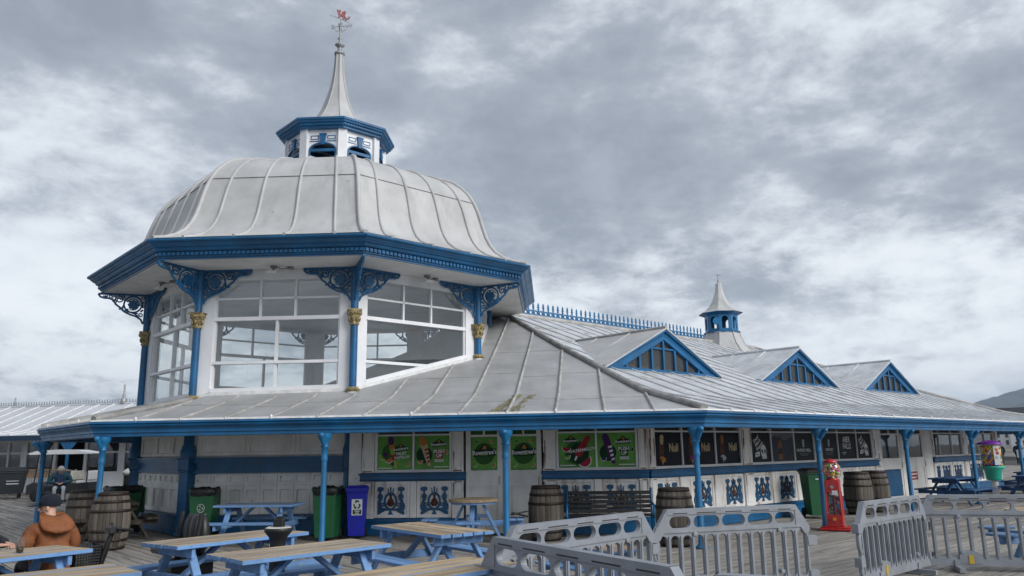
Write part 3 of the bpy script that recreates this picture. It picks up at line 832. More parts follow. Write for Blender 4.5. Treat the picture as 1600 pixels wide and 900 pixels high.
# floodlights under the soffit
LAMPB = plain('dull_metal_lamp', (0.25, 0.24, 0.22), 0.5, 0.4); LAMPG = plain('lamp_lens', (0.7, 0.7, 0.68), 0.15)
for k in range(1, 5):
    a = octp(5.0, k); bq = octp(5.0, k + 1); p = a.lerp(bq, 0.5); M_ = T(0, 0, ZS) @ frame(p, bq - a); m = MB()
    m.box(-0.06, 0.06, -0.05, 0.05, -0.05, 0.0); m.bar((0, 0, -0.03), (0, -0.05, -0.13), 0.03, 0.03)
    m.box(-0.11, 0.11, -0.13, 0.02, -0.19, -0.13, 1); m.tube([(0.05, 0.02, -0.02), (0.16, 0.1, -0.05), (0.3, 0.12, -0.02)], 0.012, 5); m.lathe([(0.07, -0.05), (0.07, 0.0)], 10, 0, (0.34, 0.12, 0))
    m.build('floodlight', [LAMPB, LAMPG], pav, M_)

# ------------------------------------------------------------------ dome
DP = [(6.08, 6.30), (5.75, 6.39), (5.48, 6.51), (5.24, 6.68), (5.08, 6.88), (4.96, 7.1), (4.87, 7.36), (4.79, 7.62), (4.70, 7.88), (4.59, 8.12), (4.42, 8.38), (4.22, 8.58), (3.98, 8.76), (3.66, 8.91), (3.2, 9.05), (2.6, 9.14), (1.9, 9.2), (1.3, 9.22)]
TS = [0, 0.145, 0.382, 0.618, 0.855, 1]
def dpt(k, t, i, lift=0.0):
    r, z = DP[i]; p = octp(r + lift, k).lerp(octp(r + lift, k + 1), t)
    return Vector((p.x, p.y, z + (0.0 if lift == 0 else lift * (0.2 if i < 12 else 1.0))))
for k in range(1, 9):
    for ta, tb in zip(TS, TS[1:]):
        for lo, hi in ((0, 9), (9, len(DP) - 1)):
            m = MB(); vs_ = []; mid_ = (ta + tb) / 2
            for i in range(lo, hi + 1):
                for t in (ta, mid_, tb):
                    q = dpt(k, t, i)
                    if lo: q = q + Vector((0, 0, 0.006)) + (Vector((q.x - OC.x, q.y - OC.y, 0)).normalized() * 0.008)
                    vs_.append(q)
            n = hi - lo
            m.add(vs_, [(3 * i + j, 3 * i + j + 1, 3 * i + j + 4, 3 * i + j + 3) for i in range(n) for j in (0, 1)], 0, True)
            m.build('dome_panel', DOME, pav)
    m = MB(); m.tube([dpt(k, t, 9, 0.012) for t in TS], 0.009, 5); m.build('dome_lap', LEADDARK, pav)
    for q, t in enumerate(TS[:-1]):
        m = MB(); m.tube([dpt(k, t, i, 0.015) for i in range(len(DP) - 1)], 0.052 if q == 0 else 0.038, 7)
        m.build('dome_rib', DOME, pav)

# ------------------------------------------------------------------ lantern, spire and weathervane
LR_, LZ0, LZ1 = 1.42, 9.0, 10.62
lw = 2 * LR_ * math.sin(R(22.5))
for k in range(1, 9):
    a = octp(LR_, k); bq = octp(LR_, k + 1); M_ = frame(a, bq - a)
    hx = lw / 2; hole = [(hx - 0.36, 9.1), (hx + 0.36, 9.1)] + arc(hx, 9.98, 0.36, 0, 180, 12, 0.19)
    m = MB(); m.cellhole(0.0, lw, LZ0, LZ1, hole, 0.0, 0.07); wo = m.build('lantern_wall', WHITE, pav, M_)
    m = MB()
    outl = [(hx - 0.36, 9.1)] + list(reversed(arc(hx, 9.98, 0.36, 0, 180, 12, 0.19))) + [(hx + 0.36, 9.1)]
    for (xa, za), (xb2, zb2) in zip(outl, outl[1:]): m.bar((xa, -0.01, za), (xb2, -0.01, zb2), 0.035, 0.05, up=(0, 1, 0))
    m.box(hx - 0.36, hx + 0.36, -0.02, 0.04, 9.92, 10.0)
    m.prism([(hx - 0.055, 10.12), (hx + 0.055, 10.12), (hx + 0.085, 10.42), (hx - 0.085, 10.42)], -0.06, 0.0)
    m.box(hx - 0.10, hx + 0.10, -0.07, 0.0, 10.40, 10.44)
    for sx in (-1, 1):
        c = hx + sx * 0.235
        for z in (10.285, 10.385): m.box(c - 0.105, c + 0.105, -0.012, 0.0, z - 0.009, z + 0.009)
        for x in (c - 0.105, c + 0.105): m.box(x - 0.009, x + 0.009, -0.0125, 0.0, 10.285, 10.385)
        m.box(c - 0.14, c + 0.13, -0.014, 0.0, 10.215, 10.237)
    m.build('arch_trim', BLUE, wo)
    m = MB(); m.prism([(-0.12, 9.0), (0.12, 9.0), (0.12, LZ1), (-0.12, LZ1)], -0.035, 0.05)
    dv = (a - OC).normalized(); bevel(m.build('lantern_pilaster', WHITE, pav, frame(a, Vector((-dv.y, dv.x)))), 0.01)
m = MB(); ring([(1.25, 10.56), (1.44, 10.57), (1.44, 10.62), (1.50, 10.64), (1.50, 10.69), (1.56, 10.71), (1.57, 10.76), (1.60, 10.77), (1.60, 10.83), (1.3, 10.86), (0.9, 10.88)], m); m.build('lantern_cornice', BLUE, pav)
m = MB()
for k in range(1, 9):
    a = octp(1.50 / CO, k); bq = octp(1.50 / CO, k + 1); Mf = frame(a, bq - a); L = (bq - a).length
    for q in range(14): x = L * (q + .5) / 14; m.box(x - .022, x + .022, -0.02, 0.0, 10.645, 10.685, 0, Mf)
stuff(m.build('lantern_dentils', POSTBLUE, pav))
SPIRE = [(1.45, 10.84), (1.05, 11.0), (0.78, 11.2), (0.60, 11.45), (0.47, 11.7), (0.36, 12.0), (0.27, 12.3), (0.205, 12.6), (0.155, 12.95), (0.13, 13.25), (0.12, 13.55)]
m = MB(); vs_ = []
for r, z in SPIRE:
    for k in range(1, 9): q = octp(r, k); vs_.append((q.x, q.y, z))
m.add(vs_, [(i * 8 + k, i * 8 + (k + 1) % 8, (i + 1) * 8 + (k + 1) % 8, (i + 1) * 8 + k) for i in range(len(SPIRE) - 1) for k in range(8)], 0); m.build('spire', DOME, pav)
for k in range(1, 9):
    m = MB(); m.tube([octp(r + 0.004, k, z) for r, z in SPIRE], 0.016, 5); m.build('spire_rib', DOME, pav)
VANE = material('vane_grey_metal', (0.33, 0.34, 0.34), 0.5, 0.2, 9, metal=0.3)
VRED = material('dragon_red', (0.20, 0.008, 0.014), 0.5, 0.15, 9)
fin = MB(); fin.lathe([(0.12, 13.55), (0.16, 13.56), (0.16, 13.62), (0.10, 13.66), (0.05, 13.70), (0.07, 13.74), (0.05, 13.77), (0.10, 13.83), (0.155, 13.88), (0.10, 13.93), (0.045, 13.97), (0.04, 14.05), (0.075, 14.10), (0.04, 14.15), (0.026, 14.18), (0.022, 14.5), (0.016, 14.78)], 12, 0, (OC.x, OC.y, 0))
vane = fin.build('weathervane', VANE, pav)
def vletter(ch, x, y, z):
    vs2, fs2 = text_geo(ch, 0.18, 0.012); b3 = MB(); b3.add([(x + (-a), y, z + c) for a, c in vs2], fs2); b3.add([(x + (-a), y + 0.014, z + c) for a, c in vs2], fs2); return b3.build('compass_letter', VANE, vane)
m = MB(); Z = 14.50
m.tube([(OC.x - 0.19, OC.y, Z), (OC.x + 0.19, OC.y, Z + 0.02)], 0.010, 5); m.tube([(OC.x, OC.y - 0.19, Z), (OC.x, OC.y + 0.19, Z)], 0.010, 5)
for a in range(4):
    c, q = math.cos(a * math.pi / 2), math.sin(a * math.pi / 2)
    m.tube([(OC.x + c * t, OC.y + q * t, Z - 0.12 + zz) for t, zz in ((0.02, 0), (0.10, -0.03), (0.16, 0.03), (0.2, 0.1))], 0.009, 5)
m.build('compass_arms', VANE, vane)
vletter('E', OC.x - 0.24, OC.y, Z); vletter('W', OC.x + 0.26, OC.y, Z + 0.02); vletter('N', OC.x + 0.05, OC.y - 0.24, Z - 0.06); vletter('S', OC.x - 0.08, OC.y + 0.24, Z + 0.10)
Mv = T(OC.x, OC.y, 14.76) @ rotz(R(25)) @ Matrix.Rotation(R(12), 4, 'Y') @ Matrix.Diagonal((.74, 1, .8, 1))
m = MB(); m.tube([(-0.42, 0, 0), (0.42, 0, 0)], 0.011, 5); m.prism([(-0.46, 0), (-0.38, 0.04), (-0.36, 0), (-0.38, -0.04)], -.008, .008); m.prism([(0.46, 0), (0.38, 0.045), (0.36, 0), (0.38, -0.045)], -.008, .008)
m.build('vane_arrow', VANE, vane, Mv)
DR = [(-0.20, 0.24), (-0.25, 0.30), (-0.22, 0.33), (-0.17, 0.31), (-0.15, 0.36), (-0.11, 0.34), (-0.08, 0.37), (-0.075, 0.28), (-0.09, 0.20), (-0.05, 0.18), (-0.03, 0.26), (-0.01, 0.36), (0.03, 0.33), (0.05, 0.40), (0.09, 0.37), (0.13, 0.39), (0.14, 0.30), (0.13, 0.20),
      (0.18, 0.15), (0.24, 0.12), (0.29, 0.16), (0.30, 0.22), (0.33, 0.27), (0.35, 0.21), (0.33, 0.14), (0.28, 0.08), (0.22, 0.07), (0.24, 0.0), (0.17, 0.0), (0.15, 0.06), (0.12, 0.08), (0.12, 0.01), (0.06, 0.01), (0.06, 0.09), (0.0, 0.10), (-0.04, 0.07), (-0.07, 0.02), (-0.14, 0.02), (-0.11, 0.06), (-0.09, 0.11), (-0.14, 0.13), (-0.17, 0.19), (-0.19, 0.2)]
m = MB(); m.prism(DR, -0.012, 0.012); m.tube([(0.30, 0, 0.13), (0.27, 0, 0.18), (0.25, 0, 0.24)], 0.012, 5)
m.build('dragon_figure', VRED, vane, T(0, 0, 0.01) @ Mv)
# ------------------------------------------------------------------ ground-floor walls
FA = Vector((-3.45, 16.99)); FB = Vector((2.77, 16.44)); FRM = frame(FA, FB - FA); FL = (FB - FA).length
RW = frame(FB, U); RL = 21.4
K1 = FB + U * RL
inner = [FB, K1, ao(30.0, 9.3), ao(30.0, 12.0), ao(22.6, 19.0), ao(1.2, 19.0), octp(4.5, 7)]
# plain outer walls on the sides the photograph does not show
for a, c in zip(inner[1:], inner[2:]):
    M_ = frame(a, c - a); L = (c - a).length; m = MB(); m.box(0, L, 0.0, 0.12, 0.0, 2.7); w = m.build('back_wall', OLDWHITE, pav, M_)
    m = MB(); m.box(0, L, -0.03, 0.0, 0.0, 0.33); m.build('plinth', BLUE, w); m = MB(); m.box(0, L, -0.04, 0.0, 1.12, 1.25); m.build('sill_rail', BLUE, w)
# ornament: vases, wreath with a brown fruit cluster, scrolls
COPPER = material('brown_copper_cluster', (0.11, 0.035, 0.018), 0.5, 0.4, 30, bump=0.4)
ORNBLUE = material('teal_blue_relief_paint', (0.010, 0.095, 0.215), 0.5, 0.2, 6, dirt=(0.1, 0.12, 0.13), dirt_amt=0.3, dirt_scale=14)
orn = MB()
def op(pts, y=-0.022): orn.prism(pts, y, 0.0)
for s in (-1, 1):
    op([(s * x, z) for x, z in [(0.165, 0.215), (0.20, 0.185), (0.25, 0.175), (0.30, 0.19), (0.325, 0.225), (0.32, 0.25), (0.285, 0.275), (0.20, 0.275), (0.165, 0.25)]])
    op([(s * x, z) for x, z in [(0.215, 0.11), (0.27, 0.11), (0.262, 0.18), (0.225, 0.18)]])
    op([(s * x, z) for x, z in arc(0.238, 0.075, 0.062, 0, 360, 12)[:-1]], -0.026)
    op([(s * x, z) for x, z in [(0.19, 0.02), (0.275, 0.03), (0.30, -0.04), (0.335, -0.10), (0.33, -0.17), (0.30, -0.215), (0.325, -0.25), (0.315, -0.30), (0.24, -0.275), (0.13, -0.215), (0.0, -0.2), (0.0, -0.245 + 0.09), (0.10, -0.17), (0.19, -0.15), (0.235, -0.10), (0.225, -0.03)]], -0.018)
    sp = spiral(0.185, -0.095, 0.052, 0.014, -20, 1.15, 12)
    for (xa, za), (xb2, zb2) in zip(sp, sp[1:]): orn.bar((s * xa, -0.011, za), (s * xb2, -0.011, zb2), 0.022, 0.026, up=(0, 1, 0))
    op([(s * x, z) for x, z in [(0.045, 0.16), (0.07, 0.16), (0.065, 0.215), (0.085, 0.25), (0.055, 0.235), (0.05, 0.21)]])
el = arc(0, -0.02, 0.155, 0, 360, 24, 0.185); ei = arc(0, -0.02, 0.112, 0, 360, 24, 0.14)
n_ = 24
vs_ = [(x, -0.03, z) for x, z in el[:-1]] + [(x, -0.03, z) for x, z in ei[:-1]] + [(x, 0, z) for x, z in el[:-1]] + [(x, 0, z) for x, z in ei[:-1]]
orn.add(vs_, [f for i in range(n_) for f in ((i, (i + 1) % n_, n_ + (i + 1) % n_, n_ + i), (i, 2 * n_ + i, 2 * n_ + (i + 1) % n_, (i + 1) % n_), (n_ + i, n_ + (i + 1) % n_, 3 * n_ + (i + 1) % n_, 3 * n_ + i))])
op([(-0.014, 0.16), (0.014, 0.16), (0.012, 0.235), (0.02, 0.25), (0.0, 0.28), (-0.02, 0.25), (-0.012, 0.235)])
op([(-0.03, -0.25), (0.03, -0.25), (0.018, -0.2), (-0.018, -0.2)]); op([(-0.06, -0.29), (0.06, -0.29), (0.035, -0.25), (-0.035, -0.25)])
orn_me = orn.fix(orn.mesh('ornament', ORNBLUE))
fr_ = MB()
for x, z, r in ((0, 0.07, .03), (0, 0.03, .035), (-0.03, -0.01, .04), (0.03, -0.01, .04), (0, -0.02, .045), (-0.055, -0.065, .04), (0.0, -0.075, .045), (0.055, -0.065, .04), (-0.03, -0.11, .025), (0.03, -0.11, .025)):
    fr_.sphere((x, -0.005, z), r, 8, 5, 0, (1, .7, 1))
fr_.prism([(-0.05, 0.115), (0.05, 0.115), (0.015, 0.07), (-0.015, 0.07)], -0.02, 0.0)
fru_me = fr_.fix(fr_.mesh('fruit_cluster', COPPER))
# ---- pieces of a bay; all in wall coordinates (x along, -y outward)
def solid(M_, x0, x1, z0, z1, mat=OLDWHITE, y0=0.0, name='wall_panel', th=0.12):
    m = MB(); m.box(x0, x1, y0, th, z0, z1); return bevel(m.build(name, mat, pav, M_), 0.006)
def orn_panel(M_, x0, x1, oc=None, z0=0.34, z1=1.09):
    m = MB(); h = [(x0 + .07, z0 + .07), (x1 - .07, z0 + .07), (x1 - .07, z1 - .07), (x0 + .07, z1 - .07)]
    m.cellhole(x0 + .002, x1 - .002, z0, z1, h, 0.0, 0.05); m.box(x0, x1, 0.025, 0.10, z0, z1)
    w = bevel(m.build('ornament_panel', RUSTWHITE, pav, M_), 0.008)
    oc = (x0 + x1) / 2 if oc is None else oc
    Mo = T(oc, 0.024, (z0 + z1) / 2 - 0.015)
    if (x1 - x0) < 0.8: Mo = Mo @ Matrix.Diagonal((max(0.55, (x1 - x0 - 0.12) / 0.70), 1, 1, 1))
    o = link('ornament', orn_me, w, Mo); link('fruit_cluster', fru_me, w, Mo)
    return w
def pilaster(M_, x0, x1, z0=0.33, z1=2.62, y=-0.035, mat=RUSTWHITE):
    m = MB(); m.box(x0, x1, y, 0.08, z0, 1.09); m.box(x0, x1, y, 0.08, 1.27, z1)
    xm = (x0 + x1) / 2; w = (x1 - x0) / 2 - 0.04
    if w > 0.03:
        for za, zb2 in ((0.42, 1.03), (1.36, 2.1)):
            m.box(xm - w, xm + w, y - 0.012, y, za, zb2)
    m.box(x0 - .015, x1 + .015, y - 0.03, 0.0, 1.27, 1.31); m.box(x0 - .015, x1 + .015, y - 0.03, 0.0, 1.055, 1.09)
    o = bevel(m.build('pilaster', mat, pav, M_), 0.006)
    m = MB(); m.box(x0 + .02, x1 - .03, y - 0.034, y - 0.01, 1.285, 1.305); m.box(x0 + .06, x1 - .01, y - 0.034, y - 0.01, 1.06, 1.075)
    rnd = random.Random(int(x0 * 37) + 5)
    for q in range(rnd.randint(2, 4)):          # runs of rust down the edges
        xe = rnd.choice((x0 + .012, x1 - .012, xm - w, xm + w)); zt_ = rnd.choice((1.29, 1.36, 2.1, 1.9, 1.05)); ln = rnd.uniform(.15, .55); zt_ = zt_ + ln if zt_ in (1.29, 1.36) else zt_; hw_ = rnd.uniform(.005, .013)
        if zt_ < 1.06: ln = min(ln, .6)
        m.prism([(xe - hw_, zt_), (xe + hw_, zt_ - .02), (xe + hw_ * .6, zt_ - ln * .6), (xe + hw_ * .2, zt_ - ln), (xe - hw_ * .5, zt_ - ln * .7)], y - 0.0145, y - 0.004)
    stuff(m.build('rust_patch', RUST, o)); return o
def sill(M_, x0, x1):
    m = MB(); m.box(x0, x1, -0.05, 0.06, 1.10, 1.26); m.box(x0 - .02, x1 + .02, -0.09, 0.06, 1.215, 1.26); m.box(x0 - .01, x1 + .01, -0.07, 0.06, 1.10, 1.125)
    bevel(m.build('sill_rail', BLUE, pav, M_), 0.01)
def plinth(M_, x0, x1):
    m = MB(); m.box(x0, x1, -0.02, 0.08, 0.0, 0.30); m.box(x0, x1, -0.05, 0.08, 0.27, 0.33); m.box(x0, x1, -0.035, 0.08, 0.0, 0.10); m.build('plinth', BLUE, pav, M_)
def window(M_, x0, x1, cuts, posters=None, gl=None, z0=1.27, ztr=2.03, z1=2.40, mat=WHITE):
    """framed window: x0..x1 the frame, cuts the mullions; a narrow light runs along the top"""
    xs = [x0 + 0.05] + list(cuts) + [x1 - 0.05]
    m = MB(); m.box(x0, x1, -0.02, 0.07, z0, z0 + 0.055); m.box(x0, x1, -0.012, 0.07, z1 - 0.05, z1)
    m.box(x0, x0 + 0.05, -0.016, 0.07, z0 + .055, z1 - .05); m.box(x1 - 0.05, x1, -0.016, 0.07, z0 + .055, z1 - .05)
    for c in cuts: m.box(c - 0.02, c + 0.02, -0.005, 0.07, z0 + .055, z1 - .05)
    m.box(x0 + .05, x1 - .05, -0.002, 0.068, ztr, ztr + 0.035)
    w = m.build('window', mat, pav, M_)
    for i, (a, c) in enumerate(zip(xs, xs[1:])):
        a2, c2 = a + (0.02 if i else 0), c - (0.02 if i < len(xs) - 2 else 0)
        g = gl or GLASS
        for (za, zb2) in ((z0 + .055, ztr), (ztr + .035, z1 - .05)):
            pm = MB(); pm.add([(a2, 0.03, za), (c2, 0.03, za), (c2, 0.03, zb2), (a2, 0.03, zb2)], [(0, 1, 2, 3)]); pm.build('pane', g, w, recalc=False)
        if posters and i < len(posters) and posters[i]: posters[i](w, a2, c2, z0 + .06, ztr)
    return w
# ---- printed posters
Gn = material('poster_green', (0.115, 0.37, 0.045), 0.45, 0.25, 1.5, bump=0); G2 = plain('poster_mid_green', (0.03, 0.12, 0.028), 0.5); GD = plain('poster_dark_green', (0.008, 0.04, 0.022), 0.5)
PWH = plain('print_white', (0.72, 0.74, 0.74), 0.5); PRED = plain('print_red', (0.33, 0.03, 0.045), 0.5); PPUR = plain('print_purple', (0.07, 0.02, 0.12), 0.5)
PORG = plain('print_orange', (0.5, 0.19, 0.05), 0.5); PYEL = plain('print_yellow', (0.52, 0.42, 0.09), 0.5); PLIME = plain('print_lime', (0.25, 0.38, 0.06), 0.5); PPINK = plain('print_pink', (0.42, 0.07, 0.10), 0.5)
PNAVY = plain('print_navy', (0.004, 0.006, 0.017), 0.4); PBLK = plain('print_black', (0.009, 0.01, 0.013), 0.4); PGRY = plain('print_dark_grey', (0.022, 0.026, 0.032), 0.45); PCRM = plain('print_cream', (0.5, 0.42, 0.25), 0.5); PBRN = plain('print_brown', (0.09, 0.035, 0.012), 0.5); PTAN = plain('print_tan', (0.22, 0.11, 0.05), 0.5)
PSKY = plain('print_grey_sky', (0.13, 0.14, 0.16), 0.5); PMTN = plain('print_mountain', (0.05, 0.06, 0.085), 0.5); PMAG = plain('print_magenta', (0.3, 0.03, 0.18), 0.5); PICE = plain('print_pale_blue', (0.35, 0.45, 0.5), 0.5)
def sheet(w, x0, x1, z0, z1, m): 
    p = Print(0.026); p.rect(x0, x1, z0, z1, m); return p
def banner(p, x, z, w, rot=2):
    """dark green name board with a gable over it"""
    c, q = math.cos(R(rot)), math.sin(R(rot))
    tr = lambda pts: [(x + a * c - b * q, z + a * q + b * c) for a, b in pts]
    h = w * 0.34
    p.poly(tr([(-w * .5, -h * .5), (w * .5, -h * .5), (w * .5, h * .42), (w * .28, h * .45), (0, h * 1.15), (-w * .28, h * .45), (-w * .5, h * .42)]), GD)
    p.poly(tr([(-w * .10, h * .45), (w * .06, h * .35), (w * .12, h * .6), (0, h * .95)]), PORG)
    p.text("Rowntree's", x, z - h * .04, w * 0.27, PWH, rot, 0.03, .86)
    p.poly(tr([(-w * .2, -h * .36), (w * .2, -h * .36), (w * .2, -h * .31), (-w * .2, -h * .31)]), PLIME)
def wedge(p, x, z, r, m, rot): p.disc(x, z, r, PWH, None, 180, 360, 10, rot); p.disc(x, z, r * .86, m, None, 180, 360, 10, rot)
def foot(p, x0, x1, z): p.rect(x0, x1, z, z + 0.026, PLIME); p.rect(x0, x1, z + .003, z + .022, PWH)
def poster_a(w, x0, x1, z0, z1):
    p = sheet(w, x0, x1, z0, z1, Gn); W, H = x1 - x0, z1 - z0; X = lambda f: x0 + W * f; Zf = lambda f: z0 + H * f
    p.disc(X(.38), Zf(.5), H * .28, G2); p.disc(X(.22), Zf(.45), .05, PPUR); wedge(p, X(.14), Zf(.38), .075, PLIME, -40); wedge(p, X(.32), Zf(.33), .10, PORG, 30)
    p.capsule((X(.52), Zf(.06)), (X(.48), Zf(.35)), .022, .022, PYEL)
    p.capsule((X(.47), Zf(.36)), (X(.44), Zf(.5)), .06, .06, PRED); p.capsule((X(.44), Zf(.52)), (X(.41), Zf(.66)), .06, .06, PLIME); p.capsule((X(.41), Zf(.68)), (X(.385), Zf(.84)), .06, .062, PORG); p.capsule((X(.385), Zf(.82)), (X(.37), Zf(.91)), .062, .06, PPUR)
    banner(p, X(.66), Zf(.62), .29, 8); p.text('FRUIT', X(.68), Zf(.47), .085, PWH, 5, .03); p.text('PASTILLES', X(.70), Zf(.36), .075, PWH, 5, .03)
    wedge(p, X(.86), Zf(.17), .06, PORG, 60); p.disc(X(.43), Zf(.17), .035, PPUR); foot(p, X(.03), X(.42), Zf(.03)); p.build('poster', w)
def pushup(colr, sub, name):
    def f(w, x0, x1, z0, z1):
        p = sheet(w, x0, x1, z0, z1, Gn); W, H = x1 - x0, z1 - z0; X = lambda q: x0 + W * q; Zf = lambda q: z0 + H * q
        p.disc(X(.28), Zf(.42), H * .25, GD); wedge(p, X(.16), Zf(.26), .065, PORG if colr is PORG else PPUR, 10)
        p.poly([(X(.38), Zf(.09)), (X(.47), Zf(.10)), (X(.36), Zf(.76)), (X(.16), Zf(.72))], PCRM if colr is PORG else PPUR)
        for q in (.18, .30, .42, .54): p.poly([(X(.41 - q * .22), Zf(q)), (X(.47 - q * .14), Zf(q + .03)), (X(.47 - q * .15), Zf(q + .09)), (X(.41 - q * .24), Zf(q + .06))], PRED if colr is PORG else PWH)
        p.capsule((X(.245), Zf(.80)), (X(.22), Zf(.88)), .075, .068, colr)
        banner(p, X(.69), Zf(.74), .30, 3); p.rect(X(.55), X(.86), Zf(.46), Zf(.58), PRED if colr is PORG else GD); p.rect(X(.61), X(.80), Zf(.32), Zf(.46), PRED if colr is PORG else GD)
        p.text('PUSH', X(.70), Zf(.52), .098, PWH, 2, .035); p.text('UP', X(.70), Zf(.39), .098, PWH, 2, .035)
        p.rect(X(.58), X(.83), Zf(.215), Zf(.29), PWH); p.text(sub, X(.705), Zf(.252), .04 if len(sub) < 8 else .028, PRED if colr is PORG else GD, 0, .02)
        wedge(p, X(.9), Zf(.5), .05, PORG if colr is PORG else GD, 80); foot(p, X(.56), X(.97), Zf(.05)); p.build('poster', w)
    return f
def poster_melon(w, x0, x1, z0, z1):
    p = sheet(w, x0, x1, z0, z1, Gn); W, H = x1 - x0, z1 - z0; X = lambda q: x0 + W * q; Zf = lambda q: z0 + H * q
    p.disc(X(.5), Zf(.42), H * .36, G2); p.disc(X(.55), Zf(.40), H * .30, GD); wedge(p, X(.22), Zf(.58), .10, PRED, -10); wedge(p, X(.70), Zf(.20), .15, PRED, 35); wedge(p, X(.24), Zf(.33), .07, PLIME, 20)
    p.capsule((X(.45), Zf(.22)), (X(.53), Zf(.40)), .02, .02, PWH); p.capsule((X(.55), Zf(.42)), (X(.80), Zf(.85)), .085, .055, PRED)
    for a, b in ((.68, .62), (.62, .68), (.72, .72), (.76, .62)): p.disc(X(a), Zf(b), .012, PBLK)
    banner(p, X(.34), Zf(.78), .28, 3); p.text('WATERMELON', X(.64), Zf(.50), .085, PWH, 8, .03); foot(p, X(.03), X(.45), Zf(.04)); p.build('poster', w)
def poster_name(w, x0, x1, z0, z1):
    p = sheet(w, x0, x1, z0, z1, Gn); cx, cz = (x0 + x1) / 2, (z0 + z1) / 2 - .01
    p.disc(cx, cz, .235, PLIME); p.disc(cx, cz, .225, G2); banner(p, cx + .01, cz + .03, .48, 3)
    wedge(p, x0 + .09, z0 + .10, .05, PLIME, 30); wedge(p, x1 - .09, z0 + .10, .055, PORG, 60); wedge(p, x1 - .10, z1 - .09, .05, PORG, -60); p.disc(x0 + .13, z1 - .10, .018, PNAVY); p.build('poster', w)
def ice(colr):
    def f(w, x0, x1, z0, z1):
        p = sheet(w, x0, x1, z0, z1, PNAVY); W, H = x1 - x0, z1 - z0; X = lambda q: x0 + W * q; Zf = lambda q: z0 + H * q
        p.capsule((X(.27), Zf(.30)), (X(.29), Zf(.82)), .075, .085, PBRN); p.capsule((X(.29), Zf(.70)), (X(.30), Zf(.84)), .055, .06, PCRM if colr is PORG else PTAN)
        rnd = random.Random(5)
        for q in range(16): p.disc(X(.27 + rnd.uniform(-.07, .07)), Zf(rnd.uniform(.32, .85)), .010, PTAN, n=6)
        p.disc(X(.27), Zf(.2), .10, colr, .055); p.disc(X(.34), Zf(.17), .06, colr, .05); p.disc(X(.20), Zf(.16), .05, PBRN, .04); p.capsule((X(.28), Zf(.06)), (X(.28), Zf(.13)), .016, .016, PCRM)
        p.text('Nuii', X(.70), Zf(.53), .24, PCRM, 0, .03, 0.8); p.rect(X(.57), X(.83), Zf(.40), Zf(.408), PCRM); p.build('poster', w)
    return f
def skull(w, x0, x1, z0, z1):
    p = sheet(w, x0, x1, z0, z1, PBLK); W, H = x1 - x0, z1 - z0; X = lambda q: x0 + W * q; Zf = lambda q: z0 + H * q
    for i, (t, x, z) in enumerate((("Dead", .30, .78), ("Man's", .38, .66), ("Fingers", .46, .54))): p.text(t, X(x), Zf(z), .12, PWH, 35, .02)
    p.disc(X(.64), Zf(.36), .125, PWH, .165); p.rect(X(.56), X(.78), Zf(.10), Zf(.24), PWH)
    p.disc(X(.57), Zf(.36), .036, PBLK, .05); p.disc(X(.71), Zf(.36), .036, PBLK, .05); p.poly([(X(.62), Zf(.26)), (X(.67), Zf(.26)), (X(.645), Zf(.32))], PBLK)
    for q in range(4): p.rect(X(.60 + q * .045), X(.605 + q * .045), Zf(.11), Zf(.19), PBLK)
    p.poly([(X(.20), Zf(.16)), (X(.42), Zf(.20)), (X(.44), Zf(.36)), (X(.22), Zf(.31))], PWH); p.rect(X(.26), X(.38), Zf(.24), Zf(.27), PBLK); p.build('poster', w)
def bottleview(w, x0, x1, z0, z1):
    p = sheet(w, x0, x1, z0, z1, PSKY); W, H = x1 - x0, z1 - z0; X = lambda q: x0 + W * q; Zf = lambda q: z0 + H * q
    p.poly([(X(0), Zf(0)), (X(1), Zf(0)), (X(1), Zf(.86)), (X(.8), Zf(.80)), (X(.6), Zf(.72)), (X(.45), Zf(.8)), (X(.2), Zf(.90)), (X(0), Zf(.82))], PMTN)
    p.rect(X(.30), X(.50), Zf(.05), Zf(.62), PTAN); p.poly([(X(.30), Zf(.62)), (X(.50), Zf(.62)), (X(.43), Zf(.74)), (X(.37), Zf(.74))], PTAN); p.rect(X(.37), X(.43), Zf(.74), Zf(.9), PBRN); p.rect(X(.31), X(.49), Zf(.25), Zf(.45), PGRY)
    p.disc(X(.75), Zf(.12), .10, PBRN, .08); p.build('poster', w)
def gin(a, b_txt, dark=PGRY):
    def f(w, x0, x1, z0, z1):
        p = sheet(w, x0, x1, z0, z1, dark); W, H = x1 - x0, z1 - z0; X = lambda q: x0 + W * q; Zf = lambda q: z0 + H * q
        if a: 
            p.disc(X(.5), Zf(.62), .05, PICE, .07); p.rect(X(.46), X(.54), Zf(.48), Zf(.58), PICE); p.poly([(X(.42), Zf(.7)), (X(.5), Zf(.78)), (X(.58), Zf(.7))], PICE)
            p.text(b_txt, X(.5), Zf(.36), .105, PWH, 0, .02, min(1.0, 8.2 * W / len(b_txt) / .62)); p.rect(X(.25), X(.75), Zf(.24), Zf(.25), PICE); p.rect(X(.3), X(.7), Zf(.18), Zf(.19), PICE)
        else:
            p.text('ABER', X(.5), Zf(.74), .22, PWH, 0, .012, .85); p.text('FALLS', X(.5), Zf(.48), .22, PWH, 0, .012, .85); p.rect(X(.22), X(.44), Zf(.23), Zf(.25), PWH); p.rect(X(.24), X(.40), Zf(.17), Zf(.185), PWH)
        p.build('poster', w)
    return f
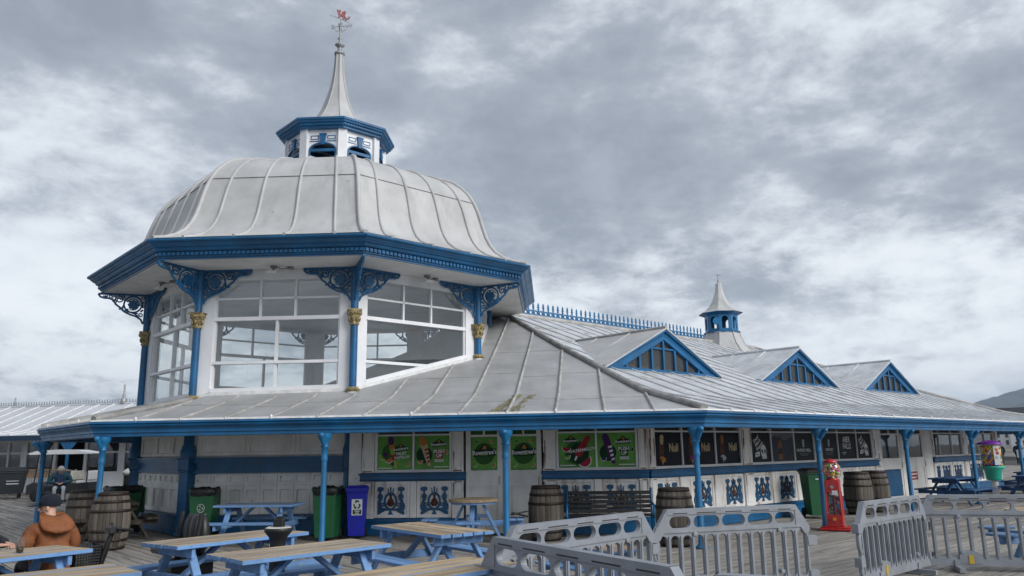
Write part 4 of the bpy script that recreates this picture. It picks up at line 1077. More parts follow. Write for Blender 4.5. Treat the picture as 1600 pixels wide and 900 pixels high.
# ---- front wall
M_ = FRM
solid(M_, -0.10, 0.17, 0.33, 2.75); pilaster(M_, 0.19, 0.46); 
window(M_, 0.47, 2.13, [1.30], [poster_a, pushup(PORG, 'ORANGE', '')]); pilaster(M_, 2.14, 2.38)
sill(M_, 0.16, 2.42); orn_panel(M_, 0.47, 1.24, 0.82); orn_panel(M_, 1.38, 2.13); solid(M_, 1.245, 1.375, .34, 1.09, RUSTWHITE, -0.02, 'stile')
plinth(M_, -0.15, 2.44); solid(M_, 0.47, 2.13, 2.40, 2.75, OLDWHITE)
def leaf(M_, x0, x1, poster, mat=OLDWHITE, lower=None, name='door', ztop=2.52, glz=None):
    m = MB(); xa, xb2 = x0 + .10, x1 - .10
    m.box(x0, x1, 0.0, 0.06, 0.02, 0.16); m.box(x0, xa, 0.0, 0.06, 0.16, ztop); m.box(xb2, x1, 0.0, 0.06, 0.16, ztop); m.box(xa, xb2, 0.0, 0.06, 0.96, 1.29); m.box(xa, xb2, 0.0, 0.06, ztop - .08, ztop); m.box(xa, xb2, 0.0, 0.06, 1.985, 2.03); m.box((x0 + x1) / 2 - .02, (x0 + x1) / 2 + .02, 0.0, 0.06, 2.03, ztop - .08)
    d_ = m.build(name, mat, pav, M_)
    m = MB(); m.box(xa + .03, xb2 - .03, 0.006, 0.03, 0.20, 0.92); m.box(xa, xb2, 0.02, 0.055, 0.16, 0.96); bevel(m.build('door_panel', lower or mat, d_), .02)
    for za, zb2 in ((1.29, 1.985), (2.03, ztop - .08)):
        pm = MB(); pm.add([(xa, .03, za), (xb2, .03, za), (xb2, .03, zb2), (xa, .03, zb2)], [(0, 1, 2, 3)]); pm.build('pane', glz or GLASS, d_, recalc=False)
    if poster:
        poster(d_, xa, xb2, 1.30, 1.985); p = Print(0.026); p.rect(xa, (xa + xb2) / 2 - .02, 2.03, ztop - .08, G2); p.rect((xa + xb2) / 2 + .02, xb2, 2.03, ztop - .08, G2); p.build('poster', d_)
    m = MB(); m.tube([(xb2 + .04, -.03, 1.0), (xb2 + .04, -.05, 1.03), (xb2 + .04, -.05, 1.13), (xb2 + .04, -.03, 1.16)], .009, 5); m.build('door_handle', plain('tarnished_brass', (.25, .19, .09), .4, .7), d_); return d_
leaf(M_, 2.43, 3.20, poster_name); leaf(M_, 3.28, 4.03, poster_name); solid(M_, 3.205, 3.275, 0.0, 2.6, OLDWHITE, -0.01, 'door_stop'); solid(M_, 2.40, 4.06, 2.56, 2.75)
pilaster(M_, 4.07, 4.33); window(M_, 4.34, 6.04, [5.18], [poster_melon, pushup(PPUR, 'BLACKCURRANT', '')]); pilaster(M_, 6.05, 6.22)
sill(M_, 4.04, 6.24); orn_panel(M_, 4.34, 5.11); orn_panel(M_, 5.28, 6.04); solid(M_, 5.115, 5.275, .34, 1.09, RUSTWHITE, -0.02, 'stile'); plinth(M_, 4.04, 6.24); solid(M_, 4.34, 6.04, 2.40, 2.75)
# ---- long right wall
M_ = RW
pilaster(M_, 0.0, 0.17); window(M_, 0.18, 3.50, [1.19, 2.45], [ice(PORG), ice(PMAG), ice(PICE)]); pilaster(M_, 3.52, 3.86); sill(M_, 0.02, 10.72)
for a, c in ((0.20, 1.02), (1.42, 2.30), (2.68, 3.50), (3.88, 4.76), (5.03, 5.92), (6.10, 6.9), (7.38, 8.2), (8.4, 9.2), (9.55, 10.5)): orn_panel(M_, a, c)
for a, c in ((1.025, 1.415), (2.305, 2.675), (4.765, 5.025), (5.925, 6.095), (8.205, 8.395), (9.205, 9.545)): solid(M_, a, c, .34, 1.09, RUSTWHITE, -.015, 'stile')
window(M_, 3.88, 7.02, [4.85, 5.97], [skull, bottleview, gin(True, 'WHITLEY NEILL')]); pilaster(M_, 7.04, 7.34); window(M_, 7.36, 10.48, [8.34, 9.48], [gin(True, 'WHITLEY'), gin(False, '', PBLK), skull]); pilaster(M_, 10.50, 10.78)
plinth(M_, 0.0, 10.8); solid(M_, 0.0, RL, 2.40, 2.75)
solid(M_, 6.905, 7.035, .34, 1.09, RUSTWHITE); 
leaf(M_, 11.0, 12.4, None, OLDWHITE, BLUE, ztop=2.40, glz=DARKGLASS); solid(M_, 10.79, 10.99, 0.0, 2.4, OLDWHITE, -.02, 'stile'); leaf(M_, 12.6, 14.2, None, OLDWHITE, OLDWHITE, ztop=2.40, glz=DARKGLASS); solid(M_, 12.405, 12.595, 0, 2.4, OLDWHITE, -.02, 'stile')
p = Print(-0.002); p.rect(13.0, 13.5, .60, .85, PRED); p.rect(13.04, 13.46, .75, .80, PWH); p.rect(13.04, 13.40, .65, .69, PWH); p.build('notice', pav, M_)
solid(M_, 14.21, 14.85, 0, 2.4, OLDWHITE, -.01); pilaster(M_, 14.86, 15.02)
window(M_, 15.04, 17.66, [15.6, 16.7], None, DARKGLASS); pilaster(M_, 17.68, 18.05); window(M_, 18.07, 21.0, [18.9, 20.0], None, DARKGLASS); pilaster(M_, 21.02, 21.36); sill(M_, 14.9, 21.38); plinth(M_, 14.9, 21.38)
for a, c in ((15.04, 15.5), (15.55, 16.45), (16.6, 17.5), (17.75, 18.6), (18.7, 19.6), (19.7, 20.8)): orn_panel(M_, a, c)
solid(M_, 15.04, 21.0, .34, 1.09, RUSTWHITE, .03)
# a dim inner partition so that the far windows look into a room
m = MB(); m.box(1.0, 20.5, 4.0, 4.1, 0, 2.6); m.build('inner_wall', INNER, pav, RW)
# ------------------------------------------------------------------ dormers
DW, DZ0, DZ1, DO = 4.7, 3.60, 4.72, 4.3
for ci, dc in enumerate((4.48, 11.35, 18.1)):
    Md = frame(ao(dc, DO), U); h = DW / 2; BM = DOME if ci == 0 else LEADWHITE
    # face: dark panes behind a blue frame
    def zt(x): return DZ0 + 0.03 + (DZ1 - DZ0 - 0.03) * (1 - abs(x) / h)
    fr = MB()
    for s in (-1, 1):
        fr.prism([(s * (h + .02), DZ0 - .01), (s * (h - .50), DZ0 - .01), (0, DZ1 - .26), (0, DZ1)], -0.10, 0.06)
        fr.prism([(s * (h + .06), DZ0 + .0), (s * (h - .06), DZ0 + .0), (0, DZ1 - .045), (0, DZ1 + .01)], -0.17, -0.08)
    fr.box(-h - .03, h + .03, -0.12, 0.08, DZ0 - .04, DZ0 + .06)
    fr.box(-h * .42, h * .42, -0.06, 0.05, DZ0 + .60, DZ0 + .645)
    bars = [-1.5, -0.98, -0.48, 0.48, 0.98, 1.5]
    for x in bars + [0.0]:
        top = zt(x) - .2 if x else DZ0 + .6
        if abs(x) < .6: top = zt(x) - .16
        fr.box(x - .035, x + .035, -0.07, 0.05, DZ0 + .06, top)
    for x in (-.26, .26): fr.box(x - .02, x + .02, -0.06, 0.05, DZ0 + .64, zt(x) - .2) if False else None
    dob = fr.build('dormer', BLUE, pav, Md)
    dm = MB()
    for s in (-1, 1):
        for q in range(34):
            f = (q + .5) / 34; x = s * (h - .12) * (1 - f); z = DZ0 + .03 + (DZ1 - .13 - DZ0 - .03) * f; dm.box(x - .02, x + .02, -.115, -.098, z - .02, z + .015)
    stuff(dm.build('rake_dentils', POSTBLUE, dob))
    xs = [-1.87] + [-1.5, -0.98, -0.48, 0, 0.48, 0.98, 1.5] + [1.87]
    def zp(x): return max(DZ0 + .06, DZ1 - .22 - (DZ1 - .28 - DZ0) * abs(x) / (h - .46))
    for a, c in zip(xs, xs[1:]):
        pm = MB(); pm.add([(a, -.01, DZ0 + .06), (c, -.01, DZ0 + .06), (c, -.01, min(zp(c), DZ0 + .6) if abs(a) + abs(c) < 1.5 else zp(c)), (a, -.01, min(zp(a), DZ0 + .6) if abs(a) + abs(c) < 1.5 else zp(a))], [(0, 1, 2, 3)]); pm.build('pane', DORMERGLASS, dob, recalc=False)
    for a, c in ((-.98, -.48), (-.48, 0), (0, .48), (.48, .98)):
        if max(zp(a), zp(c)) > DZ0 + .66: 
            pm = MB(); pm.add([(a, -.01, DZ0 + .645), (c, -.01, DZ0 + .645), (c, -.01, max(zp(c), DZ0 + .645)), (a, -.01, max(zp(a), DZ0 + .645))], [(0, 1, 2, 3)]); pm.build('pane', DORMERGLASS, dob, recalc=False)
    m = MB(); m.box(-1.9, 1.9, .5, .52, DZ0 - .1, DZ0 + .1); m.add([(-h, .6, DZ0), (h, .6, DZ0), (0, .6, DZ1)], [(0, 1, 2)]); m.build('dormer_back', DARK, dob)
    # roof slopes run back into the main roof, as lead sheets with rolls
    def back(z): # depth where main slope reaches height z
        o = DO
        while zprof(o) < z and o < 10.6: o += 0.02
        return o - DO
    for s in (-1, 1):
        for t0, t1 in ((0, .33), (.33, .66), (.66, 1)):
            pts = []
            for t in (t0, t1):
                x = s * (h + .08) * (1 - t); z = DZ0 + .02 + (DZ1 + .05 - DZ0 - .02) * t
                pts.append((x, z))
            (xa, za), (xb2, zb2) = pts
            m = MB(); vs2 = [(xa, -.2, za), (xb2, -.2, zb2), (xb2, back(zb2) + .15, zb2), (xa, back(za) + .05, za)]
            m.slab([Md @ Vector(v) for v in vs2], 0.04); m.build('dormer_sheet', BM, dob, Md.inverted())
        yr = [q for q in (1.0, 2.2) if q < back(DZ1)]
        for yq in yr:
            zlow = zprof(DO + yq); t = (zlow - DZ0) / (DZ1 - DZ0); m = MB()
            m.tube([(s * h * (1 - t), yq, zlow + .02), (0, yq, DZ1 + .06)], .025, 5); m.build('dormer_seam', BM, dob)
    m = MB(); m.tube([(0, -.2, DZ1 + .06), (0, back(DZ1) + .1, DZ1 + .06)], .05, 6); m.build('dormer_ridge', LEADROLL if ci == 0 else LEADWHITE, dob)
    # ragged lead apron under the sill
    m = MB(); rnd = random.Random(ci)
    for q in range(12): x = -h + .15 + q * (DW - .3) / 12; m.box(x, x + .33, -.22 - rnd.random() * .12, -.02, DZ0 - .11 - rnd.random() * .03, DZ0 - .045)
    m.build('dormer_apron', LEADDARK, dob)
# ------------------------------------------------------------------ ridge cupola
CC = ao(17.1, 10.65)
def cup(r, z, n=8): return [(CC.x + r * math.cos(R(22.5 + 45 * k)), CC.y + r * math.sin(R(22.5 + 45 * k)), z) for k in range(8)]
def cup_solid(prof, name, mat, parent=pav):
    m = MB(); vs2 = [q for r, z in prof for q in cup(r, z)]
    m.add(vs2, [(i * 8 + k, i * 8 + (k + 1) % 8, (i + 1) * 8 + (k + 1) % 8, (i + 1) * 8 + k) for i in range(len(prof) - 1) for k in range(8)]); return m.build(name, mat, parent)
cs = cup_solid([(1.5, 5.35), (1.15, 5.7), (0.92, 6.0), (0.80, 6.3), (0.74, 6.5)], 'cupola_skirt', DOME)
for k in range(8):
    m = MB(); m.tube([cup(r + .005, z)[k] for r, z in [(1.5, 5.35), (1.15, 5.7), (0.92, 6.0), (0.80, 6.3), (0.74, 6.5)]], .025, 5); m.build('skirt_rib', DOME, cs)
cb = cup_solid([(0.78, 6.50), (0.78, 6.56), (0.70, 6.58)], 'cupola_base', BLUE)
for k in range(8):
    a = Vector(cup(.70, 0)[k][:2]); c = Vector(cup(.70, 0)[(k + 1) % 8][:2]); Mf = frame(a, c - a); L = (c - a).length
    m = MB(); hole = [(L * .24, 6.66), (L * .76, 6.66)] + arc(L / 2, 7.05, L * .26, 0, 180, 8); m.cellhole(0, L, 6.57, 7.30, hole, 0, .05); m.build('cupola_side', POSTBLUE, cb, Mf)
cup_solid([(0.60, 7.22), (0.80, 7.30), (0.95, 7.36), (0.80, 7.40)], 'cupola_eave', BLUE)
cup_solid([(0.95, 7.37), (0.70, 7.5), (0.48, 7.7), (0.32, 7.95), (0.20, 8.25), (0.14, 8.55), (0.13, 8.72), (0.09, 8.74)], 'cupola_roof', DOME)
m = MB(); m.lathe([(.05, 8.72), (.03, 8.8), (.05, 8.86), (.02, 8.9), (.016, 9.12)], 8, 0, (CC.x, CC.y, 0)); m.tube([(CC.x - .12, CC.y, 9.1), (CC.x + .12, CC.y, 9.1)], .016, 5); m.build('cupola_finial', VANE, pav)
# loudspeaker horn on the cupola
m = MB(); Mh = T(CC.x - .45, CC.y - .72, 6.95); m.lathe([(.03, 0), (.06, .1), (.12, .2), (.16, .22)], 10, 0, (0, 0, 0), True, Mh @ Matrix.Rotation(R(100), 4, 'X')); m.build('horn_speaker', POSTBLUE, pav)
# ------------------------------------------------------------------ picnic tables
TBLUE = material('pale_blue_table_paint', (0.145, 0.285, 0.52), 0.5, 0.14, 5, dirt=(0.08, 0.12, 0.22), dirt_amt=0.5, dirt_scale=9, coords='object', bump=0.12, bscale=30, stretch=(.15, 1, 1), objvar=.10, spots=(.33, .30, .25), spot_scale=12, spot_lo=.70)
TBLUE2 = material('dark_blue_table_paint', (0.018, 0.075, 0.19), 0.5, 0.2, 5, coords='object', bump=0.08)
TGREY = material('grey_blue_worn_top', (0.17, 0.21, 0.29), 0.6, 0.25, 4, dirt=(0.09, 0.10, 0.12), dirt_amt=0.5, dirt_scale=6, coords='object', stretch=(.1, 1, 1))
WOOD = material('worn_table_timber', (0.46, 0.355, 0.225), 0.7, 0.3, 26, dirt=(0.11, 0.075, 0.045), dirt_amt=0.85, dirt_scale=13, dirt_stretch=(.10, 1, 1), dirt_lo=.48, dirt_hi=.68, coords='object', objvar=.22, stretch=(.05, 1, 1), bump=0.25, bscale=60, col2=(0.29, 0.21, 0.125))
DWOOD = material('dark_old_timber', (0.075, 0.06, 0.048), 0.8, 0.4, 6, coords='object', stretch=(.08, 1, 1), bump=.2)
def picnic(label, loc, rz, topm=WOOD, paint=TBLUE, L=1.75, W=0.78, H=0.74, sc=None, nb=5):
    t = thing('picnic_table', label, 'picnic table', loc, rz, 'picnic tables on the deck')
    bw = W / nb
    me = None
    for i in range(nb):
        y = -W / 2 + bw * (i + .5)
        if me is None:
            m = MB(); w = bw - .017; x = L / 2
            vs2 = [(-x, -w / 2, 0), (x, -w / 2, 0), (x, w / 2, 0), (-x, w / 2, 0), (-x, -w / 2, .042), (x, -w / 2, .042), (x, w / 2, .042), (-x, w / 2, .042)]
            m.add(vs2, [(4, 5, 6, 7)], 0); m.add(vs2, [(0, 3, 2, 1), (0, 1, 5, 4), (1, 2, 6, 5), (2, 3, 7, 6), (3, 0, 4, 7)], 1)
            me = m.fix(m.mesh('top_plank', [topm, paint]))
        rnd = random.Random(i + int(loc[0] * 10))
        o = link('top_plank', me, t, T(rnd.uniform(-.008, .008), y, H - .042 + rnd.uniform(-.002, .002))); bevel(o, .006)
    for s in (-1, 1):
        x = s * (L / 2 - .26)
        for q in (-1, 1):
            m = MB(); m.bar((x, q * .18, H - .045), (x, q * .62, 0.0), .045, .095, up=(1, 0, 0)); bevel(m.build('leg', paint, t), .005)
        m = MB(); m.box(x + s * .0225, x + s * .0675, -W / 2 + .04, W / 2 - .04, H - .145, H - .045); bevel(m.build('top_cleat', paint, t), .005)
        m = MB(); m.box(x + s * .0225, x + s * .0675, -.76, .76, .30, .40); bevel(m.build('seat_beam', paint, t), .005)
        m = MB(); m.bar((s * .12, 0, H - .06), (x - s * .02, 0, .345), .045, .085, up=(0, 1, 0)); bevel(m.build('brace', paint, t), .005)
    for q in (-1, 1):
        for j in (0, 1):
            m = MB(); m.box(-L / 2, L / 2, -.062, .062, 0, .04); bevel(m.build('seat_plank', paint, t, T(0, q * (.60 + .135 * j), .40)), .006)
    if sc: t.scale = (sc, sc, sc)
    return t
def along(a, b): return math.atan2(b[1] - a[1], b[0] - a[0])
picnic('pale blue picnic table behind which the person in the brown coat sits', (-5.36, 8.02, 0), math.atan2(.83, .56), L=1.96)
picnic('wooden-topped picnic table cut off by the bottom left corner of the picture', (-4.05, 6.55, 0), math.atan2(.70, .72))
picnic('pale blue picnic table in front of the mobility scooter seat', (-3.41, 9.62, 0), math.atan2(.80, .60))
picnic('pale blue picnic table standing directly beside the black ashtray post', (-2.19, 8.34, 0), math.atan2(.72, .69), L=1.7)
picnic('picnic table with a grey-blue painted top against the white panelled kiosk wall', (-5.02, 15.75, 0), R(-4), topm=TGREY, L=1.55)
picnic('pale blue picnic table with splayed legs in front of the round table', (-1.10, 10.35, 0), math.atan2(-.79, .61))
picnic('wooden-topped picnic table at the bottom edge beside the grey barrier', (-.80, 6.68, 0), R(45.5), L=1.75)
picnic('low picnic table seen through the bars of the grey barriers', (1.02, 10.25, 0), math.atan2(-.83, .56), sc=.68)
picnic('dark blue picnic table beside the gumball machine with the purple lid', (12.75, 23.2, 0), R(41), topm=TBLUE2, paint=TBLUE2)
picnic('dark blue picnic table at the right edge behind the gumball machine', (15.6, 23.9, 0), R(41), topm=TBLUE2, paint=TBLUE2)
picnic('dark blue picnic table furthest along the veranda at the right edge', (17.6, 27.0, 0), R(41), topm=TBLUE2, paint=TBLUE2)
picnic('dark unpainted timber picnic table in front of the green bin with a black bag', (-8.45, 17.0, 0), R(-60), topm=DWOOD, paint=DWOOD, L=1.4)
def round_table(label, loc, rz, H=.80, r=.47, rimm=TBLUE):
    t = thing('round_table', label, 'round table', loc, rz, 'round tables on the deck')
    nb = 6
    for i in range(nb):     # planked disc
        x0 = -r + 2 * r * i / nb; x1 = x0 + 2 * r / nb - .008; pts = []
        for x in [x0 + (x1 - x0) * q / 5 for q in range(6)]: pts.append((x, -math.sqrt(max(0, r * r - x * x))))
        for x in [x1 - (x1 - x0) * q / 5 for q in range(6)]: pts.append((x, math.sqrt(max(0, r * r - x * x))))
        m = MB(); m.slab([(y, x, .05) for x, y in pts], .05); m.build('top_plank', WOOD, t, T(0, 0, H - .05))
    m = MB(); m.lathe([(r - .03, 0), (r - .03, .035)], 24); m.build('under_rim', rimm, t, T(0, 0, H - .09))
    for k in range(4):
        Mk = rotz(k * math.pi / 2)
        m = MB(); m.bar((.18, 0, H - .09), (.55, 0, 0.0), .045, .09, up=(0, 1, 0)); bevel(m.build('leg', TBLUE, t, Mk), .005)
        m = MB(); m.box(.05, .95, -.03, .03, .30, .40); bevel(m.build('seat_beam', TBLUE, t, Mk), .005)
        m = MB(); m.box(.68, .82, -.24, .24, .40, .44); m.box(.835, .97, -.22, .22, .40, .44); bevel(m.build('seat', TBLUE, t, Mk), .01)
    return t
rt = round_table('round wooden-topped table with blue seats in front of the double doors', (-.80, 15.35, 0), R(-3))
round_table('round wooden-topped table behind the barrier at the right edge', (7.72, 11.75, 0), R(20), .74, .5)
m = MB(); m.box(-.16, .16, -.11, .11, 0, .02, 0, Matrix.Rotation(R(14), 4, 'Y')); m.box(-.15, .16, -.10, .12, .03, .045, 0, Matrix.Rotation(R(-10), 4, 'Y') @ rotz(.3))
o = m.build('folder', plain('black_vinyl', (.012, .012, .014), .4)); o.location = (.08, 15.30, .49); tag(o, 'black folder lying open on a seat of the round table', 'folder')

# ------------------------------------------------------------------ whisky barrels
STAVE = material('silvered_oak_stave', (0.13, 0.112, 0.092), 0.8, 0.35, 4, dirt=(0.06, 0.05, 0.04), dirt_amt=0.65, dirt_scale=4, dirt_stretch=(1, 1, .12), coords='object', stretch=(1, 1, .12), bump=.3, bscale=30, objvar=.25)
HOOP = material('dark_iron_hoop', (0.030, 0.020, 0.017), 0.6, 0.3, 14, metal=.3)
bh, nS = .94, 20
def brad(z): return .325 - .075 * ((z - bh / 2) / (bh / 2)) ** 2
stv = MB(); zs = [bh * i / 8 for i in range(9)]; a = math.pi / nS - .012; vs_ = []
for z in zs:
    r = brad(z)
    for an, rr2 in ((-a, r - .02), (-a, r - .003), (0, r + .001), (a, r - .003), (a, r - .02)): vs_.append((rr2 * math.cos(an), rr2 * math.sin(an), z))
stv.add(vs_, [(5 * i + j, 5 * i + j + 1, 5 * i + j + 6, 5 * i + j + 5) for i in range(8) for j in range(4)]); stv.add(vs_, [(0, 1, 2, 3, 4), (44, 43, 42, 41, 40)])
stv_me = stv.fix(stv.mesh('stave', STAVE))
hoop_me = []
for z0, z1 in ((.0, .05), (.13, .175), (.285, .33), (.61, .655), (.765, .81), (.885, .94)):
    m = MB(); m.lathe([(brad(z0) + .001, z0), (brad(z0) + .008, z0), (brad(z1) + .008, z1), (brad(z1) + .001, z1)], 28, caps=False); hoop_me.append(m.fix(m.mesh('hoop', HOOP)))
lidm = MB(); lidm.lathe([(.24, .90), (.245, .91)], 24); lid_me = lidm.fix(lidm.mesh('head', STAVE))
corem = MB(); corem.lathe([(brad(z) - .019, z) for z in zs], 20); core_me = corem.fix(corem.mesh('dark_core', DECKBASE))
def barrel(label, loc, rz, s=1.0):
    t = thing('barrel', label, 'barrel', loc, rz, 'wooden whisky barrels'); t.scale = (s, s, s)
    for k in range(nS): link('stave', stv_me, t, rotz(2 * math.pi * k / nS))
    for me in hoop_me: link('hoop', me, t)
    link('head', lid_me, t); link('core', core_me, t)
barrel('wooden barrel right behind the veranda post at the left corner', (-7.66, 15.2, 0), .3, 1.1)
barrel('wooden barrel between the brown-coated person and the corner post barrel', (-9.05, 16.85, 0), 1.1, 1.08)
barrel('wooden barrel standing beside the double doors left of the black bench', (.60, 15.65, 0), .7, 1.08)
barrel('wooden barrel right of the black bench, behind a veranda post', (2.86, 14.45, 0), 2.0, 1.06)
barrel('wooden barrel directly behind the red gumball machine', (8.72, 20.35, 0), 2.6, 1.1)
barrel('wooden barrel furthest to the right, half hidden by another barrel', (9.42, 20.95, 0), .1, 1.1)
# ------------------------------------------------------------------ bins
BGREEN = material('green_bin_plastic', (0.010, 0.105, 0.035), 0.5, 0.12, 4, coords='object', dirt=(.03, .06, .04), dirt_amt=.3, dirt_scale=6)
BBLUE = material('blue_bin_plastic', (0.006, 0.012, 0.36), 0.45, 0.1, 4, coords='object'); BAG = material('black_bin_liner', (.009, .009, .011), .35, .3, 20, bump=.8, bscale=30); BLACK = material('black_plastic', (.012, .012, .013), .45, .2, 10); RUBBER = plain('black_rubber', (.012, .012, .012), .8)
BWHITE = plain('sticker_white', (.62, .63, .63), .5); BDG = plain('sticker_dark_green', (.006, .045, .02), .5)
def wheelie(label, loc, rz, mat, lid='closed', bag=False, sign=None, s=1.0, lidm=None, wx=1.0):
    t = thing('wheelie_bin', label, 'bin', loc, rz, 'wheeled bins'); t.scale = (s * wx, s * wx, s)
    m = MB(); zz = [(.215, .255, .06), (.22, .26, .12), (.27, .325, .94), (.285, .345, .95), (.285, .345, .99)]; vs2 = []
    for hx, hy, z in zz: vs2 += [(-hx, -hy, z), (hx, -hy, z), (hx, hy, z), (-hx, hy, z)]
    m.add(vs2, [(4 * i + j, 4 * i + (j + 1) % 4, 4 * i + 4 + (j + 1) % 4, 4 * i + 4 + j) for i in range(4) for j in range(4)]); m.add(vs2, [(3, 2, 1, 0)])
    for q in (-.14, 0, .14): m.box(q - .02, q + .02, -.33, -.30, .5, .93) if False else None
    bevel(m.build('bin_body', mat, t), .02, 2)
    if lid == 'closed':
        m = MB(); vs2 = []
        for hx, hy, z in ((.30, .365, .985), (.30, .365, 1.03), (.24, .30, 1.075)): vs2 += [(-hx, -hy, z), (hx, -hy, z), (hx, hy + .02, z), (-hx, hy + .02, z)]
        m.add(vs2, [(4 * i + j, 4 * i + (j + 1) % 4, 4 * i + 4 + (j + 1) % 4, 4 * i + 4 + j) for i in range(2) for j in range(4)]); m.add(vs2, [(8, 9, 10, 11), (3, 2, 1, 0)]); bevel(m.build('lid', lidm or mat, t), .015, 2)
    else:
        m = MB(); m.box(-.28, .28, .36, .395, .42, 1.0); bevel(m.build('lid', mat, t), .02)
    if bag:
        m = MB(); rnd = random.Random(4); n = 28; vs2 = []
        for j, (z, g) in enumerate(((.885, .008), (.92, .022), (.96, .03), (1.0, .026), (1.03, .0), (.98, -.06))):
            for k in range(n):
                an = 2 * math.pi * k / n; cx, sy = math.cos(an), math.sin(an); w = .285 + g + rnd.uniform(-.010, .012); h2 = .345 + g + rnd.uniform(-.010, .012)
                pw = 5; den_ = (abs(cx) ** pw + abs(sy) ** pw) ** (1 / pw); vs2.append((w * cx / den_, h2 * sy / den_, z + rnd.uniform(-.018, .018)))
        m.add(vs2, [(j * n + k, j * n + (k + 1) % n, (j + 1) * n + (k + 1) % n, (j + 1) * n + k) for j in range(5) for k in range(n)], 0, True); m.add(vs2, [tuple(range(5 * n, 6 * n))]); m.build('bin_liner', BAG, t)
    for q in (-1, 1):
        m = MB(); m.lathe([(.10, -.025), (.10, .025)], 16, 0, (0, 0, 0), True, T(q * .25, .27, .10) @ Matrix.Rotation(R(90), 4, 'Y')); m.build('wheel', RUBBER, t)
    m = MB(); m.tube([(-.24, .38, .93), (.24, .38, .93)], .018, 6); m.build('handle', mat, t)
    if sign == 'recycle':
        p = Print(-.262); p.rect(-.13, .15, .50, .83, BWHITE)
        for q in range(3):
            c0 = R(90 + 120 * q); f = lambda rr2, an: (.01 + rr2 * math.cos(an), .715 + rr2 * math.sin(an))
            p.poly([f(.095, c0 - .75 + e * .28) for e in range(5)] + [f(.058, c0 + .37 - e * .28) for e in range(5)], BDG); p.poly([f(.118, c0 + .3), f(.075, c0 + .95), f(.03, c0 + .3)], BDG)
        p.rect(-.10, .13, .52, .615, BDG); p.text('Glass', .015, .59, .062, BWHITE, 0, .02); p.text('only', .015, .545, .062, BWHITE, 0, .02)
        p.build('sticker', t, Matrix.Rotation(R(4.5), 4, 'X'))
    if sign == 'crest':
        p = Print(-.262); pts = arc(0, .66, .085, 0, 360, 20); pi_ = arc(0, .66, .075, 0, 360, 20)
        for q in range(20): p.poly([pts[q], pts[q + 1], pi_[q + 1], pi_[q]], BWHITE); p.k -= 1
        for q in range(3): a0 = R(90 + 120 * q); p.poly([(.05 * math.cos(a0 + .9), .66 + .05 * math.sin(a0 + .9)), (.055 * math.cos(a0), .66 + .055 * math.sin(a0)), (.02 * math.cos(a0 + .4), .66 + .02 * math.sin(a0 + .4))], BWHITE)
        p.rect(-.13, .13, .535, .545, BWHITE); p.build('print', t, Matrix.Rotation(R(4.5), 4, 'X'))
    if sign == 'small': p = Print(-.262); p.rect(-.09, -.01, .855, .88, BWHITE); p.rect(0.0, .05, .86, .885, BWHITE); p.build('print', t, Matrix.Rotation(R(4.5), 4, 'X'))
    return t
wheelie('green wheeled bin with black liner and white emblem beside the kiosk corner', (-6.42, 16.55, 0), R(8), BGREEN, 'open', True, 'crest', wx=.88)
wheelie('green wheeled bin with black liner standing behind a veranda post', (-3.78, 16.2, 0), R(-4), BGREEN, 'open', True, 'small', wx=.88)
wheelie('blue wheeled glass bin with white recycling sticker', (-3.24, 16.45, 0), R(8), BBLUE, 'closed', False, 'recycle', .96, wx=.78)
wheelie('green wheeled bin with dark lid on the right behind the red machine', (7.30, 19.45, 0), R(-2), BGREEN, 'closed', False, 'small', 1.08, BLACK, wx=.9)
wheelie('green bin overflowing with a black bag on the left of the kiosk', (-8.95, 18.25, 0), R(-40), BGREEN, 'open', True)
# large dark container far left
t = thing('dumpster', 'big dark four-wheeled refuse container at the left edge', 'refuse bin', (-21.7, 34.0, 0), R(25))
m = MB(); vs2 = []
for hx, hy, z in ((.60, .40, .20), (.68, .52, 1.05), (.70, .55, 1.05), (.70, .55, 1.12)): vs2 += [(-hx, -hy, z), (hx, -hy, z), (hx, hy, z), (-hx, hy, z)]
DGREY = material('dark_grey_bin_plastic', (.02, .025, .032), .5, .15, 3)
m.add(vs2, [(4 * i + j, 4 * i + (j + 1) % 4, 4 * i + 4 + (j + 1) % 4, 4 * i + 4 + j) for i in range(3) for j in range(4)]); m.add(vs2, [(3, 2, 1, 0)]); bevel(m.build('container_body', DGREY, t), .03)
m = MB(); m.box(-.74, .74, -.58, .58, 1.12, 1.17); m.prism([(-.70, 1.17), (.70, 1.17), (.55, 1.30), (-.55, 1.30)], -.5, .5); bevel(m.build('lid', DGREY, t), .03)
for x in (-.5, .5):
    for y in (-.33, .33): m = MB(); m.lathe([(.10, -.03), (.10, .03)], 12, 0, (0, 0, 0), True, T(x, y, .10) @ Matrix.Rotation(R(90), 4, 'Y')); m.box(x - .03, x + .03, y - .05, y + .05, .1, .22); m.build('wheel', RUBBER, t)
p = Print(-.475); p.rect(.05, .5, .60, .63, BWHITE); p.rect(.05, .5, .72, .75, BWHITE); p.build('stripe', t)
